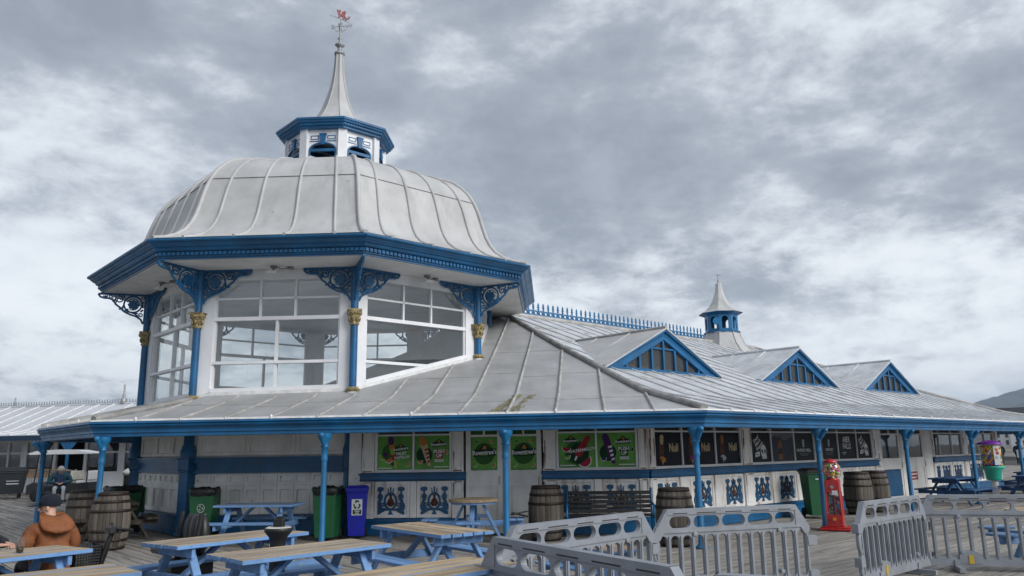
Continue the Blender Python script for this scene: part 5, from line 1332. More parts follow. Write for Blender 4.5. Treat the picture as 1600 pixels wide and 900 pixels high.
# ------------------------------------------------------------------ bench
t = thing('bench', 'black slatted bench with blue ends against the front wall', 'bench', (1.86, 15.78, 0), R(-5))
SLAT = material('black_painted_slat', (.022, .02, .021), .5, .25, 6, coords='object', stretch=(.1, 1, 1))
for i in range(5): m = MB(); m.box(-.82, .82, -.014, .014, 0, .068); bevel(m.build('back_slat', SLAT, t, T(0, .20 + .035 * i, .46 + .085 * i) @ Matrix.Rotation(R(-14), 4, 'X')), .006)
for i in range(5): m = MB(); m.box(-.82, .82, 0, .068, -.014, .014); bevel(m.build('seat_slat', SLAT, t, T(0, -.24 + .085 * i, .43)), .006)
for q in (-1, 1):
    m = MB(); m.tube([(q * .84, .30, 0), (q * .84, .22, .40), (q * .84, .28, .62), (q * .84, .40, .92)], .028, 6); m.tube([(q * .84, -.28, 0), (q * .84, -.26, .4), (q * .84, .2, .42)], .028, 6); m.tube([(q * .84, -.27, .4), (q * .84, -.28, .62), (q * .84, .25, .64)], .025, 6); m.build('bench_end', BLUE, t)
m = MB(); m.box(-.06, .06, -.025, -.018, 0, .03); m.build('plaque', plain('brass_plate', (.3, .26, .18), .4, .6), t, T(0, .23, .56))
# ------------------------------------------------------------------ gumball machines
GRED = material('glossy_red_plastic', (.42, .012, .012), .3, .08, 4, coords='object', coat=.5); CLEAR = glass('clear_plastic', (.96, .97, .97), .6, .02)
BALLC = [plain('ball_' + n, c, .3) for n, c in (('yellow', (.75, .55, .06)), ('red', (.6, .03, .03)), ('green', (.07, .36, .07)), ('blue', (.05, .12, .55)), ('white', (.8, .8, .76)), ('pink', (.7, .14, .33)), ('orange', (.75, .28, .03)))]
def balls(m, rnd, n, inside, r):
    c = 0
    while c < n:
        q = inside(rnd)
        if q is None: continue
        m.sphere(q, r, 7, 5, rnd.randrange(7)); c += 1
t = thing('gumball_machine', 'tall red spiral gumball machine with a round globe at a veranda post', 'gumball machine', (6.60, 16.62, 0), R(-28), 'gumball machines')
m = MB(); m.box(-.30, .30, -.26, .26, 0, .05); m.box(-.26, .26, -.22, .22, .05, .075); bevel(m.build('base_plate', GRED, t), .015)
def taper(m, z0, z1, w0, w1, mi=0):
    vs2 = []
    for w, z in ((w0, z0), (w1, z1)): vs2 += [(-w, -w, z), (w, -w, z), (w, w, z), (-w, w, z)]
    m.add(vs2, [(0, 1, 5, 4), (1, 2, 6, 5), (2, 3, 7, 6), (3, 0, 4, 7), (3, 2, 1, 0), (4, 5, 6, 7)], mi)
m = MB(); taper(m, .075, .30, .165, .16); bevel(m.build('lower_housing', GRED, t), .01)
m = MB(); taper(m, .74, 1.0, .145, .14); bevel(m.build('upper_housing', GRED, t), .01)
for sx in (-1, 1):
    for sy in (-1, 1): m = MB(); m.bar((sx * .145, sy * .145, .30), (sx * .13, sy * .13, .76), .03, .03); m.build('corner_bar', GRED, t)
m = MB(); taper(m, .30, .74, .155, .14); m.build('clear_panel', CLEAR, t)
m = MB(); m.tube([(.10 * math.cos(a / 6), .10 * math.sin(a / 6), .32 + .0068 * a) for a in range(60)], .022, 5); m.tube([(0, 0, .3), (0, 0, .74)], .03, 8); m.build('spiral_track', plain('dark_red_plastic', (.10, .008, .008), .4), t)
m = MB(); m.sphere((0, 0, 1.20), .20, 22, 14); m.build('globe', CLEAR, t)
rnd = random.Random(2); m = MB()
def gi(r_):
    q = (r_.uniform(-.18, .18), r_.uniform(-.18, .18), r_.uniform(1.02, 1.33)); d2 = q[0] ** 2 + q[1] ** 2 + (q[2] - 1.2) ** 2
    return q if .02 < d2 < .030 or d2 < .004 else None
balls(m, rnd, 190, gi, .024); stuff(m.build('gumballs', BALLC, t))
m = MB(); m.lathe([(.13, 1.34), (.14, 1.355), (.13, 1.38), (.08, 1.41), (.03, 1.425), (.0, 1.43)], 18); m.build('cap', GRED, t)
m = MB(); m.lathe([(.12, 1.0), (.13, 1.01), (.10, 1.03)], 18); m.build('neck', GRED, t)
m = MB(); m.box(-.03, .03, -.215, -.17, .20, .25); m.build('dispenser_flap', plain('orange_plastic', (.6, .25, .01), .4), t); m = MB(); m.lathe([(.035, 0), (.035, .03)], 12, 0, (0, 0, 0), True, T(.0, -.145, .86) @ Matrix.Rotation(R(90), 4, 'X')); m.build('coin_slot', plain('chrome', (.6, .6, .6), .2, 1.0), t)
p = Print(0); p.rect(-.10, .10, .0, .20, BWHITE); p.disc(0, .08, .07, PORG, None, 20, 160, 10); p.disc(0, .08, .05, PLIME, None, 20, 160, 10); p.rect(-.05, .05, .02, .06, PPUR); p.build('label_card', t, T(-.152, 0, .76) @ rotz(R(-90)))
p = Print(0); p.rect(-.05, .06, 0, .09, BWHITE); p.build('label_card', t, T(0.04, -.152, .70))
t = thing('gumball_machine', 'gumball machine with purple lid, big coloured balls and teal bowl on a pink base', 'gumball machine', (14.52, 24.2, 0), R(-40), 'gumball machines'); t.scale = (.9, .9, 1.0)
PUR = plain('purple_plastic', (.16, .02, .30), .35); TEAL = plain('teal_plastic', (.03, .38, .27), .4); PINK = plain('pink_plastic', (.62, .05, .24), .4)
m = MB(); m.lathe([(.36, 0), (.37, .04), (.30, .10), (.16, .15), (.12, .18)], 24); m.build('base', PINK, t)
m = MB(); m.lathe([(.11, .18), (.11, .62)], 16); m.build('stem', BWHITE, t)
m = MB(); m.lathe([(.20, .60), (.24, .66), (.26, .88), (.36, .96), (.37, 1.0), (.34, 1.01)], 24); m.build('bowl', TEAL, t)
m = MB(); m.lathe([(.33, 1.0), (.355, 1.66)], 24, caps=False); m.build('clear_drum', CLEAR, t)
rnd = random.Random(9); m = MB()
for lay in range(9):
    for k in range(17):
        a = 2 * math.pi * (k + .5 * (lay % 2)) / 17; m.sphere((.262 * math.cos(a), .262 * math.sin(a), 1.06 + .066 * lay + rnd.uniform(-.01, .01)), .047, 8, 6, rnd.choice([0, 1, 2, 3, 1, 0, 3, 6]) if lay < 5 else rnd.choice([0, 0, 1, 4, 6]))
stuff(m.build('gumballs', BALLC, t)); m = MB(); m.lathe([(.20, 1.0), (.20, 1.6)], 12); m.build('inner_core', plain('dull_plum', (.06, .02, .05), .6), t)
m = MB(); m.lathe([(.40, 1.655), (.41, 1.68), (.36, 1.71), (.15, 1.765), (.04, 1.78), (.0, 1.782)], 24); m.build('lid', PUR, t)
p = Print(0); p.rect(-.09, .09, 1.05, 1.62, BWHITE); p.disc(0, 1.5, .05, PORG); p.disc(.02, 1.40, .05, PPINK); p.disc(-.02, 1.27, .05, PICE); p.build('label_card', t, rotz(R(30)) @ T(.05, -.345, 0))
# ------------------------------------------------------------------ plastic barriers
BG = material('grey_barrier_plastic', (.25, .27, .305), .42, .08, 2.5, coords='object', dirt=(.17, .165, .155), dirt_amt=.55, dirt_scale=6, dirt_lo=.45, bump=.08, bscale=60, spots=(.42, .43, .45), spot_scale=17, spot_lo=.72); YEL = plain('yellow_plastic_lug', (.5, .33, .02), .5)
def stadium(x0, x1, z0, z1, n=6):
    r = min(x1 - x0, z1 - z0) / 2
    if (x1 - x0) > (z1 - z0): return arc(x1 - r, z0 + r, r, -90, 90, 2 * n) + arc(x0 + r, z0 + r, r, 90, 270, 2 * n)
    return arc(x1 - r, z1 - r, r, 0, 90, n) + arc(x0 + r, z1 - r, r, 90, 180, n) + arc(x0 + r, z0 + r, r, 180, 270, n) + arc(x1 - r, z0 + r, r, 270, 360, n)
bl = MB(); BLN = 2.06; x0, x1 = .20, BLN - .20
cuts = [x0, x0 + .30, x0 + .665, x0 + 1.0, x0 + 1.365, x1]
for a, c in zip(cuts, cuts[1:]):       # top rail: long round-ended windows under a thick edge
    bl.cellhole(a, c, .755, .94, stadium(a + .018, c - .018, .785, .918), -.028, .028)
bl.box(x0 - .01, x1 + .01, -.04, .04, .935, 1.0)
bl.box(x0, x1, -.036, .036, .735, .765)
for s in (0, 1):                        # sloping shoulders
    f = lambda x: x if s == 0 else BLN - x
    bl.prism([(f(.02), .70), (f(.02), .74), (f(.19), 1.0), (f(.205), 1.0), (f(.205), .735), (f(.14), .735), (f(.09), .66), (f(.04), .66)], -.036, .036)
xa, xb_ = .06, BLN - .06; nb = 13
for i in range(nb):
    a = xa + (xb_ - xa) * i / nb; c = xa + (xb_ - xa) * (i + 1) / nb
    bl.cellhole(a, c, .10, .74, stadium(a + .022, c - .022, .17, .705), -.022, .022)
    bl.box(a - .012, a + .012, -.034, .034, .16, .70)
bl.box(xb_ - .012, xb_ + .012, -.034, .034, .16, .70); bl.box(xa - .02, xb_ + .02, -.034, .034, .06, .15)
for x in (xa + .42, xb_ - .42):         # lifting lugs
    bl.lathe([(.0, -.045), (.028, -.045), (.028, .045), (.0, .045)], 10, 0, (0, 0, 0), True, T(x + .05, 0, .715) @ Matrix.Rotation(R(90), 4, 'X')); bl.lathe([(.0, -.045), (.026, -.045), (.026, .045), (.0, .045)], 10, 0, (0, 0, 0), True, T(x + .05, 0, .24) @ Matrix.Rotation(R(90), 4, 'X'))
for z in (.52, .12): bl.box(BLN - .06, BLN + .06, -.045, .045, z, z + .11)
for z in (.40, .0): bl.box(-.05, .06, -.045, .045, z + .24, z + .35)
for z in (.1, .4):                       # curved end stile
    bl.tube([(.05, 0, z), (.02, 0, z + .08), (.02, 0, z + .18), (.06, 0, z + .28)], .035, 6)
for a, c in zip(cuts, cuts[1:]):       # slot shade painted as thin dark strips over the windows
    for y in (-.0405, .0405): bl.box(a + .06, c - .06, y - .001, y + .001, .945, .957, 1)
bl_me = bl.fix(bl.mesh('panel', [BG, plain('slot_shadow_grey', (.03, .032, .036), .7)]))
ftb = MB(); ftb.box(-.035, .035, -.26, .26, 0.0, .06); ftb.prism([(-.035, .06), (.035, .06), (.03, .14), (-.03, .14)], -.05, .05); ftb_me = ftb.fix(ftb.mesh('foot', BG))
hub = MB(); hub.prism([(-.14, .09), (.14, .09), (.14, .17)] + arc(0, .17, .14, 0, 180, 10, .09), -.042, .042); hub_me = hub.fix(hub.mesh('hub', BG))
yl = MB(); yl.box(-.028, .028, -.05, .05, .09, .20); yl_me = yl.fix(yl.mesh('lock_tab', YEL))
def barrier(label, a, rz):
    t = thing('barrier', label, 'barrier', (a[0], a[1], 0), rz, 'grey plastic crowd barriers')
    bevel(link('panel', bl_me, t), .007, 2)
    for x in (.45, 1.6): link('foot', ftb_me, t, T(x, 0, 0))
    for x in (.62,): link('hub', hub_me, t, T(x, 0, 0)); link('lock_tab', yl_me, t, T(x, 0, 0))
    return t
def bar_at(label, p, q):
    """p, q: plan points of the two top shoulders"""
    an = math.atan2(q[1] - p[1], q[0] - p[0]); k = math.hypot(q[0] - p[0], q[1] - p[1]) / 1.66; barrier(label, (p[0] - .19 * k * math.cos(an), p[1] - .19 * k * math.sin(an)), an).scale = (k, 1, 1)
bar_at('grey plastic barrier nearest the camera, sloping down to the right', (-.16, 6.74), (.94, 4.94))
bar_at('grey plastic barrier meeting the nearest one at a corner, in front of the bench', (-.02, 7.64), (1.39, 9.09))
bar_at('grey plastic barrier in the middle in front of the veranda corner post', (1.74, 9.33), (3.39, 9.84))
bar_at('grey plastic barrier seen nearly edge-on right of the red machine', (4.34, 10.08), (5.58, 11.18))
bar_at('grey plastic barrier at the right edge with a yellow tab', (5.80, 11.28), (7.45, 10.85))
bar_at('grey plastic barrier of which only the top shows at the bottom edge', (1.13, 4.63), (2.5, 3.9))
# ------------------------------------------------------------------ small things on the deck
t = thing('ashtray_post', 'black floor-standing ashtray post with a flared top', 'ashtray', (-2.62, 8.92, 0))
m = MB(); m.lathe([(.10, 0), (.105, .02), (.085, .05), (.085, .74), (.10, .80), (.15, .86), (.155, .89), (.145, .90)], 20); m.build('post', BLACK, t)
m = MB(); m.lathe([(.14, .90), (.10, .915), (.10, .90)], 20); m.build('tray_ring', plain('white_sand', (.55, .54, .5), .9), t)
m = MB(); m.box(-.05, .06, -.05, .05, .905, 1.0); m.box(-.03, .05, -.04, .05, 1.0, 1.02); bevel(m.build('lighter_box', BLACK, t), .012)
CG = glass('drinking_glass', (.93, .94, .94), 1.1, .03); COLA = plain('cola', (.018, .007, .004), .1)
t = thing('drinking_glass', 'glass of cola on the table of the person in brown', 'glass', (-5.10, 8.33, .74))
m = MB(); m.lathe([(.034, 0), (.036, .004), (.043, .155)], 16, caps=False); m.lathe([(.0, .002), (.034, .002)], 16); m.build('tumbler', CG, t)
m = MB(); m.lathe([(.0, .008), (.031, .008), (.035, .062), (.0, .062)], 16); m.build('drink', COLA, t)
# ------------------------------------------------------------------ mobility scooter
t = thing('mobility_scooter', 'black mobility scooter with a front basket parked behind a picnic table', 'scooter', (-4.51, 9.97, 0), R(-47))
m = MB(); m.box(-.22, .22, -.30, .35, .12, .20); m.box(-.25, .25, .20, .72, .20, .42); m.box(-.20, .20, -.62, -.30, .14, .26); bevel(m.build('chassis', BLACK, t), .03, 2)
SEATM = material('black_vinyl_seat', (.016, .016, .018), .42, .25, 6)
m = MB(); m.box(-.23, .23, .08, .54, .50, .60); bevel(m.build('seat_cushion', SEATM, t), .04, 3); m = MB(); m.tube([(0, .35, .40), (0, .35, .52)], .04, 8); m.build('seat_post', BLACK, t)
m = MB()
for q in (-.19, 0, .19): m.sphere((q, .56, .72), .24, 14, 10, 0, (.56, .34, 1.0))
m.sphere((0, .60, .70), .27, 16, 10, 0, (1.1, .32, 1.0)); m.build('seat_back', SEATM, t)
for q in (-1, 1):
    m = MB(); m.tube([(q * .31, .52, .56), (q * .31, .46, .72), (q * .31, .50, .98)], .032, 8); m.build('armrest', BLACK, t)
    for y in (-.52, .50): m = MB(); m.lathe([(.05, -.04), (.115, -.04), (.13, -.02), (.13, .02), (.115, .04), (.05, .04)], 18, 0, (0, 0, 0), True, T(q * .24, y, .13) @ Matrix.Rotation(R(90), 4, 'Y')); m.build('wheel', RUBBER, t)
m = MB(); m.tube([(0, -.58, .24), (0, -.52, .55), (0, -.44, .82)], .032, 8); m.build('tiller', BLACK, t)
m = MB(); m.box(-.10, .10, -.50, -.36, .80, .87); m.tube([(-.30, -.30, .84), (-.22, -.40, .85), (0, -.43, .85), (.22, -.40, .85), (.30, -.30, .84)], .018, 8); m.sphere((-.1, -.42, .90), .02, 6, 5); bevel(m.build('handlebar', BLACK, t), .01)
m = MB(); m.tube([(.02, -.44, .80), (.09, -.50, .6), (.05, -.56, .36)], .008, 5); m.build('cable', RUBBER, t)
# basket: woven sides
m = MB(); bx = [(-.17, -.86), (.17, -.86), (.17, -.60), (-.17, -.60)]
for lev in range(8):
    z = .46 + .032 * lev; g = .02 * lev / 7
    pts = [(x * (1 + g * 4), -.73 + (y + .73) * (1 + g * 4), z) for x, y in bx]
    for i in range(4): m.bar(pts[i], pts[(i + 1) % 4], .008, .018)
for i in range(4):
    (xa, ya), (xc, yc) = bx[i], bx[(i + 1) % 4]
    for q in range(10): f = q / 9; x, y = xa + (xc - xa) * f, ya + (yc - ya) * f; m.bar((x, y, .45), (x * 1.08, -.73 + (y + .73) * 1.08, .69), .016, .006)
m.box(-.16, .16, -.85, -.61, .445, .455); m.build('basket', BLACK, t)
p = Print(0); p.rect(-.045, .045, .50, .63, BWHITE); p.rect(-.02, .02, .52, .61, PICE); p.disc(.0, .60, .015, PNAVY); p.build('basket_tag', t, T(-.1, -.885, 0))
# ------------------------------------------------------------------ people
def skin_mesh(verts, edges, rads, sub=2, root=0):
    me = bpy.data.meshes.new('s'); me.from_pydata(verts, edges, []); me.update()
    ob = bpy.data.objects.new('s', me); COL.objects.link(ob)
    md = ob.modifiers.new('skin', 'SKIN'); md.use_smooth_shade = True; md.branch_smoothing = 0.6
    sv = me.skin_vertices[0].data
    for i, r in enumerate(rads):
        sv[i].radius = (r, r) if not isinstance(r, tuple) else r
        sv[i].use_root = (i == root)
    sb = ob.modifiers.new('sub', 'SUBSURF'); sb.levels = sub; sb.render_levels = sub
    bpy.context.view_layer.update()
    out_ = bpy.data.meshes.new_from_object(ob.evaluated_get(bpy.context.evaluated_depsgraph_get()))
    bpy.data.objects.remove(ob); bpy.data.meshes.remove(me)
    out_.polygons.foreach_set('use_smooth', [True] * len(out_.polygons))
    return out_
SKIN = material('skin', (.50, .29, .21), .5, .08, 20, coords='object', bump=.03)
def body_mesh(J, name='body', extra=None):
    """J: joint positions; one continuous figure: pelvis-spine-neck-head, arms with hands and legs with feet"""
    V, E_, Rr = [], [], []; idx = {}
    def add(k, p, r, par=None):
        idx[k] = len(V); V.append(tuple(p)); Rr.append(r)
        if par is not None: E_.append((idx[par], idx[k]))
    add('pel', J['pel'], (.155, .125)); add('waist', Vector(J['pel']).lerp(Vector(J['chest']), .5), (.145, .11), 'pel'); add('chest', J['chest'], (.165, .12), 'waist'); add('neck0', J['neck'], .062, 'chest')
    hd = Vector(J['head']); nk = Vector(J['neck'])
    add('jaw', nk.lerp(hd, .62), .068, 'neck0'); add('head', hd, .092, 'jaw'); add('crown', hd + (hd - nk).normalized() * .075, .075, 'head')
    for s in ('l', 'r'):
        add('sh' + s, J['sh' + s], .068, 'chest'); add('el' + s, J['el' + s], .048, 'sh' + s); add('wr' + s, J['wr' + s], .032, 'el' + s)
        w = Vector(J['wr' + s]); e = Vector(J['el' + s]); d = (w - e).normalized(); pm = w + d * .06
        add('palm' + s, pm, (.036, .02), 'wr' + s)
        sd_ = d.cross(Vector((0, 0, 1))); sd_ = sd_.normalized() if sd_.length > .1 else Vector((1, 0, 0))
        dn = Vector((0, 0, -1))
        for q, (o_, ln) in enumerate(((-.028, .06), (-.009, .07), (.009, .066), (.028, .05))):
            b0 = pm + sd_ * o_ + d * .035; add('f%d%s' % (q, s), b0, .0095, 'palm' + s); add('g%d%s' % (q, s), b0 + d * ln * .6 + dn * .012, .0085, 'f%d%s' % (q, s)); add('h%d%s' % (q, s), b0 + d * ln * .75 + dn * .04, .008, 'g%d%s' % (q, s))
        add('t0' + s, w + sd_ * -.035 + d * .03, .0105, 'wr' + s); add('t1' + s, w + sd_ * -.055 + d * .07 + dn * .01, .009, 't0' + s)
        add('hip' + s, J['hip' + s], .095, 'pel'); add('kn' + s, J['kn' + s], .062, 'hip' + s); add('an' + s, J['an' + s], .042, 'kn' + s)
        f = Vector(J.get('fdir', (0, 1, 0))); add('heel' + s, Vector(J['an' + s]) + Vector((0, 0, -.05)), .042, 'an' + s); add('toe' + s, Vector(J['an' + s]) + f * .17 + Vector((0, 0, -.06)), .034, 'heel' + s)
    return skin_mesh(V, E_, Rr)
def paint(me, rules, mats):
    for m_ in mats: me.materials.append(m_)
    for p in me.polygons: p.material_index = rules(p.center)
    return me
def coat_mesh(J, k=1.0, low=None, sleeves=True):
    V, E_, Rr = [], [], []; idx = {}
    def add(n, p, r, par=None):
        idx[n] = len(V); V.append(tuple(p)); Rr.append(r)
        if par is not None: E_.append((idx[par], idx[n]))
    pel = Vector(J['pel']); ch = Vector(J['chest'])
    add('pel', pel + Vector((0, 0, -.02)), (.225 * k, .19 * k)); add('hem', pel + Vector((0, 0, -.13)), (.235 * k, .20 * k), 'pel'); add('waist', pel.lerp(ch, .5), (.215 * k, .175 * k), 'pel'); add('chest', ch, (.215 * k, .165 * k), 'waist'); add('col', Vector(J['neck']) + Vector((0, 0, -.01)), .098 * k, 'chest')
    for s in ('l', 'r'):
        sh_ = Vector(J['sh' + s]); el_ = Vector(J['el' + s]); wr_ = Vector(J['wr' + s])
        add('sh' + s, sh_, .108 * k, 'chest'); add('m' + s, sh_.lerp(el_, .5), .092 * k, 'sh' + s); add('el' + s, el_, .082 * k, 'm' + s); add('n' + s, el_.lerp(wr_, .5), .07 * k, 'el' + s); add('wr' + s, wr_, .056 * k, 'n' + s)
    return skin_mesh(V, E_, Rr)
def face(parent, hd, fwd, mat=SKIN, hair=None, hair_mat=None):
    """nose, eyes, mouth and ears on a head centred at hd looking along fwd"""
    hd = Vector(hd); f = Vector(fwd).normalized(); sd_ = f.cross(Vector((0, 0, 1))).normalized(); up = sd_.cross(f)
    M_ = Matrix(((sd_.x, f.x, up.x, hd.x), (sd_.y, f.y, up.y, hd.y), (sd_.z, f.z, up.z, hd.z), (0, 0, 0, 1)))
    m = MB(); m.sphere((0, .098, -.012), .02, 8, 6, 0, (.8, 1.0, 1.5)); m.build('nose', mat, parent, M_)
    for q in (-1, 1):
        m = MB(); m.sphere((q * .095, -.005, -.01), .028, 8, 6, 0, (.35, .7, 1.15)); m.build('ear', mat, parent, M_)
        m = MB(); m.sphere((q * .034, .085, .012), .011, 8, 6); m.build('eye', plain('eye_dark', (.03, .025, .02), .3), parent, M_)
    m = MB(); m.sphere((0, .088, -.052), .022, 8, 5, 0, (1.1, .4, .28)); m.build('mouth', plain('lips', (.35, .13, .11), .5), parent, M_)
    if hair:
        m = MB(); rnd = random.Random(8); n = 16; vs2 = []
        for i in range(10):
            t_ = math.pi * (0.02 + .70 * i / 9)
            for k in range(n):
                a = 2 * math.pi * k / n; front = max(0, math.sin(a))
                tt = t_ * (1 - .42 * front) if hair == 'short' else t_ * (1 - .35 * front)
                r = .108 * (1 + rnd.uniform(-.03, .05)); vs2.append((r * math.sin(tt) * math.cos(a), r * 1.08 * math.sin(tt) * math.sin(a) - .012, .02 + r * 1.1 * math.cos(tt)))
        m.add(vs2, [(i * n + k, i * n + (k + 1) % n, (i + 1) * n + (k + 1) % n, (i + 1) * n + k) for i in range(9) for k in range(n)], 0, True); m.build('hair', hair_mat, parent, M_)
    return M_
BROWN = material('rust_brown_anorak', (.225, .073, .020), .7, .14, 7, dirt=(.12, .036, .012), dirt_amt=.7, dirt_scale=5, dirt_stretch=(1, 1, .5), coords='object', bump=1.0, bscale=13, stretch=(1, 1, .5))
NAVY = material('navy_cloth', (.004, .007, .020), .9, .2, 20, coords='object', bump=.1); DKCL = material('black_cloth', (.011, .012, .015), .8, .3, 12, coords='object', bump=.3); JEAN = material('pale_trousers', (.42, .45, .48), .8, .12, 10, coords='object'); TEALJ = material('teal_fleece', (.012, .06, .095), .85, .25, 9, coords='object', bump=.2)
GREYH = material('grey_hair', (.42, .40, .38), .7, .25, 60, coords='object', bump=.4, stretch=(1, 1, .2)); DTRO = material('dark_trousers', (.02, .021, .026), .85, .2, 10, coords='object'); SHOE = plain('dark_shoe', (.015, .013, .012), .6)
# person in the brown coat, seen from behind on the far bench
t = thing('person', 'person in brown hooded coat and navy cap seen from behind at a table', 'person', (-5.24, 9.15, 0), R(52))
t.scale = (.98, .98, 1.01)
J = dict(pel=(0, 0, .52), chest=(0, .05, .83), neck=(0, .11, 1.00), head=(-.01, .17, 1.125), shl=(-.20, .05, .90), shr=(.20, .05, .90), ell=(-.29, .10, .66), elr=(.28, .06, .64), wrl=(-.18, .33, .62), wrr=(.16, .32, .62), hipl=(-.10, .06, .50), hipr=(.10, .06, .50), knl=(-.14, .48, .50), knr=(.14, .48, .50), anl=(-.14, .50, .10), anr=(.14, .50, .10))
me = paint(body_mesh(J), lambda c: 0 if c.z > .95 or (c.y > .27 and c.z > .56) else (2 if c.z < .12 else 1), [SKIN, DTRO, SHOE]); bo = link('body', me, t)
me = coat_mesh(J, .98); me.materials.append(BROWN); co = link('coat', me, bo)
dmod = co.modifiers.new('folds', 'DISPLACE'); tx = bpy.data.textures.new('folds', 'CLOUDS'); tx.noise_scale = .13; tx.noise_depth = 3; dmod.texture = tx; dmod.strength = .075; dmod.mid_level = .5
m = MB(); n = 20; vs2 = []
for i, (r, z, y) in enumerate(((.02, .885, -.165), (.10, .875, -.165), (.150, .905, -.145), (.160, .95, -.10), (.150, 1.0, -.045), (.130, 1.045, .03), (.115, 1.06, .07), (.095, 1.02, .07))):
    for k in range(n): a = 2 * math.pi * k / n; vs2.append((r * 1.15 * math.cos(a), y + r * .62 * math.sin(a) + .02, z + .02 * math.sin(a) + .006 * math.sin(5 * a + i)))
m.add(vs2, [(i * n + k, i * n + (k + 1) % n, (i + 1) * n + (k + 1) % n, (i + 1) * n + k) for i in range(7) for k in range(n)], 0, True); m.build('hood', BROWN, bo)
fw = Vector((-.85, .52, -.06)); Mh = face(bo, J['head'], fw)
m = MB(); m.lathe([(.108, -.012), (.113, .0), (.114, .03), (.107, .065), (.085, .098), (.045, .117), (0, .122)], 20); m.prism([(0, 0), (0, 0.001), (0, .002)], 0, .001) if False else None
vs2 = [(x, y, .012 + (.0 if y < .12 else -.018)) for x, y in [(-.085, .085)] + [(.10 * math.cos(a), .09 + .165 * math.sin(a)) for a in [math.pi * (1 - i / 8) for i in range(9)]] + [(.085, .085)]]
m.add(vs2, [tuple(range(len(vs2)))]); m.add([(x, y, z - .022) for x, y, z in vs2], [tuple(range(len(vs2)))]); m.build('cap', NAVY, bo, Mh @ T(0, -.01, .028) @ Matrix.Rotation(R(8), 4, 'X'))
# the neighbour at the left edge
t = thing('person', 'person in dark clothes cut off by the left edge with an arm on the table', 'person', (-5.93, 8.58, 0), R(-75))
J = dict(pel=(0, 0, .52), chest=(0, .08, .84), neck=(0, .16, 1.00), head=(0, .22, 1.12), shl=(-.19, .09, .90), shr=(.19, .09, .90), ell=(-.24, .30, .80), elr=(.24, .30, .80), wrl=(-.08, .44, .79), wrr=(.10, .42, .79), hipl=(-.10, .06, .50), hipr=(.10, .06, .50), knl=(-.13, .42, .52), knr=(.13, .42, .52), anl=(-.14, .44, .10), anr=(.14, .44, .10))
me = paint(body_mesh(J), lambda c: 0 if c.z > .97 or (c.y > .44 and c.z > .7) else (2 if c.z < .12 else 1), [SKIN, DTRO, SHOE]); bo = link('body', me, t)
me = coat_mesh(J, .95); me.materials.append(DKCL); link('coat', me, bo); face(bo, J['head'], (0, 1, -.1), hair='short', hair_mat=GREYH)
# the seated person by the buggy
t = thing('person', 'person in teal jacket and pale trousers sitting with bowed head by the buggy', 'person', (-17.3, 30.3, 0), R(208))
t.scale = (1.12, 1.05, 1.02)
J = dict(pel=(0, 0, .56), chest=(0, .06, .93), neck=(0, .14, 1.10), head=(0, .23, 1.20), shl=(-.21, .05, 1.02), shr=(.21, .05, 1.02), ell=(-.33, .08, .76), elr=(.33, .08, .76), wrl=(-.08, .34, .72), wrr=(.07, .34, .72), hipl=(-.10, .06, .55), hipr=(.10, .06, .55), knl=(-.13, .50, .56), knr=(.13, .50, .56), anl=(-.13, .50, .10), anr=(.13, .50, .10))
me = paint(body_mesh(J), lambda c: 0 if c.z > 1.08 or (c.y > .30 and c.z > .64) else (2 if c.z < .12 else 1), [SKIN, JEAN, SHOE]); bo = link('body', me, t)
me = coat_mesh(J, 1.0); me.materials.append(TEALJ); link('jacket', me, bo); face(bo, J['head'], (0, .8, -.75), hair='long', hair_mat=GREYH)
m = MB(); m.prism([(-.10, .70), (.10, .70), (.07, 1.05), (-.07, 1.05)], .20, .24); m.build('jumper', plain('blue_jumper', (.02, .035, .10), .9), bo, Matrix.Rotation(R(-4), 4, 'X'))
t = thing('stool', 'dark low stool under the person in the teal jacket', 'stool', (-17.3, 30.3, 0), R(172)); m = MB(); m.box(-.22, .22, -.2, .2, .40, .45); bevel(m.build('seat', BLACK, t), .02)
for x in (-.17, .17):
    for y in (-.15, .15): m = MB(); m.tube([(x, y, 0), (x * .9, y * .9, .4)], .018, 6); m.build('leg', BLACK, t)
# walkers far off on the right
def stander(label, loc, rz, top, legs, cap_=None):
    t = thing('person', label, 'person', loc, rz)
    J = dict(pel=(0, 0, .95), chest=(0, .02, 1.30), neck=(0, .03, 1.47), head=(0, .06, 1.62), shl=(-.20, 0, 1.40), shr=(.20, 0, 1.40), ell=(-.28, -.02, 1.12), elr=(.28, -.02, 1.12), wrl=(-.24, .14, .92), wrr=(.24, .14, .92), hipl=(-.10, 0, .92), hipr=(.10, 0, .92), knl=(-.12, .08, .50), knr=(.11, -.02, .50), anl=(-.12, .06, .10), anr=(.12, -.12, .10))
    me = paint(body_mesh(J), lambda c: 0 if c.z > 1.46 else (2 if c.z < .12 else 1), [SKIN, legs, SHOE]); b2 = link('body', me, t)
    me = coat_mesh(J, .95); me.materials.append(top); link('jacket', me, b2); Mh = face(b2, J['head'], (0, 1, -.1), hair='short', hair_mat=plain('dark_hair', (.025, .02, .016), .7))
    if cap_: m = MB(); m.lathe([(.115, 0), (.118, .04), (.08, .1), (0, .125)], 14); m.build('cap', cap_, b2, Mh @ T(0, 0, .03))
stander('standing person in black beyond the far end of the veranda', (37.6, 61.4, -.0), R(-30), DKCL, DTRO)
stander('person in navy with a cap standing behind the white utility cart', (39.3, 61.9, -.0), R(150), NAVY, DTRO, NAVY)
